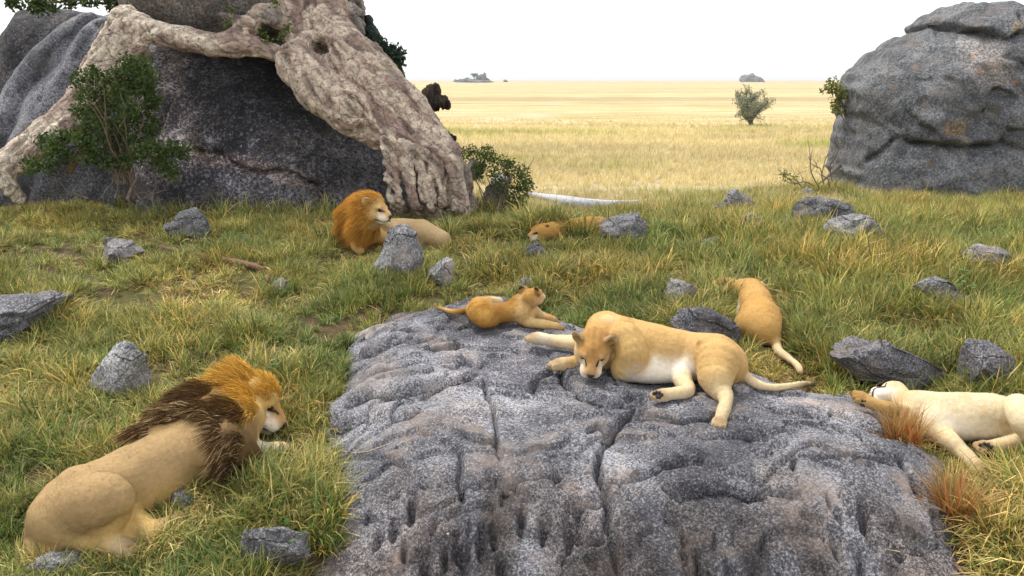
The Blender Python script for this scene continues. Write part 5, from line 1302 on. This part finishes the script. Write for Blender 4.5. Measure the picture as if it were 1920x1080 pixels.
for cx, cy, a_, b2_ in FOOT:
    n_ = int(10+22*a_); an = rng.uniform(math.pi*.95, math.pi*2.05, n_); q = np.stack([cx+np.cos(an)*a_*1.25, cy+np.sin(an)*b2_*1.25], 1)+rng.normal(size=(n_, 2))*.04
    q = np.stack([q[:, 0], q[:, 1], ground(q[:, 0], q[:, 1])], 1); q = q[rock_z(q[:, 0], q[:, 1]) < q[:, 2]+.03]; q = q[lion_dist(q+[0, 0, .08]) > .005]; k_ = len(q)
    p = np.concatenate([p, q]); scl = np.concatenate([scl, rng.uniform(.5, .95, (k_, 1))*np.ones((k_, 3))]); rot = np.concatenate([rot, np.stack([rng.normal(size=k_)*.15, rng.normal(size=k_)*.15, rng.uniform(0, 6.28, k_)], 1)])
    idx = np.concatenate([idx, rng.choice((0, 4, 8), k_)+rng.integers(0, 4, k_)]); tint = np.concatenate([tint, rng.uniform(.75, 1.3, (k_, 1))*np.array([1.0, 1.02, .95])])
scatter('grass', 'tangled green and straw coloured grass covering the mound', p, rot, scl, idx, tint)
n = 42000
y = 14.6+63*rng.uniform(0, 1, n)**1.7; x = rng.uniform(-1, 1, n)*(.66*y+1.5)
keep = rng.uniform(size=n) > .75*np.exp(-((y-(26.3+.04*(x-3)))/1.0)**2)*smooth(-6, 1, x)
x, y = x[keep], y[keep]; p = np.stack([x, y, ground(x, y)], 1)
for pts, D, T, lean, z0 in BOULD: pass
sc = (.55+.014*(y-15))*(1-.75*smooth(48, 78, y))*rng.uniform(.6, 1.3, len(p))
gm = smooth(.1, .5, noise(p*[.35, 1, 0], .10, 310)+.4*noise(p*[.5, 1, 0], .4, 311))[:, None]
tint = (np.array([1.10, 1.12, 1.34])*(1-gm)+np.array([.78, .92, .72])*gm)*(1+.26*noise(p*[.3, 1, 0], .25, 312)[:, None])*rng.uniform(.85, 1.12, (len(p), 1))
rot = np.stack([rng.normal(size=len(p))*.1, rng.normal(size=len(p))*.1, rng.uniform(0, 6.28, len(p))], 1)
scatter('plain_grass', 'dry yellow grass of the open plain', p, rot, np.stack([sc*1.3, sc*1.3, sc], 1), 16+rng.integers(0, 4, len(p)), tint)
# ------------------------------------------------------------------ tufts one can point at
def clump(name, label, px, py, kws, cols, cat='grass tuft', h=0.0, seed=0):
    b = S(px, py, h); rng = np.random.default_rng(900+seed); V_, F_, C_ = [], [], []; o = 0
    for kw in kws:
        v, f, c_ = blades(rng=rng, cols=cols, **kw); V_.append(v); F_.append(f+o); C_.append(c_); o += len(v)
    ob = link(name, mesh_np(name, np.concatenate(V_), np.concatenate(F_), np.concatenate(C_), False), M['leaf'], None, b)
    return tag(ob, label, cat)
RED = [(.46, .16, .035), (.52, .25, .08), (.24, .12, .04), (.50, .38, .17), (.14, .13, .03)]
clump('grass_tuft', 'reddish dry grass tuft on the dome in front of the pale lioness', 1693, 826, [dict(n=420, L=.27, spread=0, lean=.6, w=.009, mixp=[.35, .25, .15, .18, .07], curl=.5, rad=.11)], RED, seed=1)
clump('grass_tuft', 'larger red brown grass tuft low on the right flank of the dome', 1788, 962, [dict(n=460, L=.29, spread=0, lean=.62, w=.009, mixp=[.42, .22, .16, .12, .08], curl=.45, rad=.10), dict(n=60, L=.32, spread=0, lean=1.0, w=.0035, mixp=[.1, .2, .1, .6, 0], curl=1.2, rad=.10)], RED, seed=2)
clump('grass_tuft', 'small rusty grass tuft beyond the tail tip of the sleeping lioness', 1552, 722, [dict(n=110, L=.12, spread=0, lean=.8, w=.004, mixp=[.45, .25, .1, .2, 0], curl=.5, rad=.07)], RED, seed=3)
GB = [(.05, .14, .025), (.08, .19, .035), (.13, .24, .05)]
clump('grass_clump', 'bright green clump of broad grass blades at the lower left of the dome', 600, 1010, [dict(n=52, L=.36, spread=0, lean=.55, w=.016, mixp=[.4, .4, .2], curl=1.2, rad=.06, seg=5)], GB, seed=4)
def weed(name, label, px, py, ht, nl, size, cA, cB, spread=.07, seed=0):
    b = S(px, py); root = empty(name, b); tag(root, label, 'weed'); rng = np.random.default_rng(seed)
    st = [walk(b, (rng.uniform(-.3, .3), rng.uniform(-.3, .3), 1), ht*rng.uniform(.7, 1), .006, .003, 6, .12) for _ in range(3)]
    tubes('stem', st, M['wood'], (.10, .12, .04), root, sides=5)
    pts = np.array([w[k][0] for w in st for k in range(1, 7)]); pts = pts[rng.integers(0, len(pts), nl)]+rng.normal(size=(nl, 3))*spread*.35
    for q in pts:
        d = nz(rng.normal(size=3)*[1, 1, .35]+[0, -.3, .1]); s_ = nz(np.cross(d, [0, 0, 1])); u_ = np.cross(s_, d); sz = size*rng.uniform(.7, 1.3)
        vv = []
        for t, w in ((0, .04), (.2, .36), (.5, .46), (.8, .30), (1, .03)): vv += [q+d*sz*t+s_*sz*w-u_*sz*.1*t, q+d*sz*t-u_*sz*.06*t, q+d*sz*t-s_*sz*w-u_*sz*.1*t]
        ff = [(3*i+k_, 3*i+3+k_, 3*i+4+k_, 3*i+1+k_) for i in range(4) for k_ in (0, 1)]
        cc = np.asarray(cA)+(np.asarray(cB)-np.asarray(cA))*rng.uniform()
        solid('leaf', vv, ff, M['leaf'], parent=root, col=np.ones((15, 3))*cc)
    return root
weed('weed', 'round leaved weed growing beside the head of the sleeping male lion', 522, 725, .26, 26, .05, (.07, .15, .05), (.14, .24, .09), .16, 1)
weed('weed', 'tall thin leafy weed standing in front of the pale sloping slab', 1806, 575, .42, 30, .055, (.06, .17, .05), (.12, .26, .09), .10, 2)
weed('weed', 'small blue green weed above the back of the orange maned lion', 842, 430, .30, 16, .06, (.12, .20, .13), (.20, .30, .2), .14, 3)
weed('weed', 'broad leaved seedling among the stones near the bottom of the dome', 520, 1035, .16, 12, .05, (.07, .17, .04), (.13, .26, .07), .14, 4)
print('plants', round(time.time()-T0, 1))
# ------------------------------------------------------------------ thin pale air
hb = bpy.data.meshes.new('haze')
x0, x1, y0, y1, z0, z1 = -12000., 12000., -12000., 12000., -6., 30.
hb.from_pydata([(x, y, z) for x in (x0, x1) for y in (y0, y1) for z in (z0, z1)], [], [(0, 1, 3, 2), (4, 6, 7, 5), (0, 4, 5, 1), (2, 3, 7, 6), (0, 2, 6, 4), (1, 5, 7, 3)])
ho = bpy.data.objects.new('haze', hb); COL.objects.link(ho); tag(ho, 'thin pale haze over the plain', 'haze', kind='stuff')
hm = bpy.data.materials.new('haze'); hm.use_nodes = True; nt = hm.node_tree; nt.nodes.remove(nt.nodes['Principled BSDF'])
pv = nt.nodes.new('ShaderNodeVolumePrincipled'); pv.inputs['Color'].default_value = (.95, .98, 1, 1); pv.inputs['Density'].default_value = .00022
pv.inputs['Anisotropy'].default_value = .0
nt.links.new(pv.outputs[0], nt.nodes['Material Output'].inputs['Volume']); hb.materials.append(hm)
print('done', round(time.time()-T0, 1))
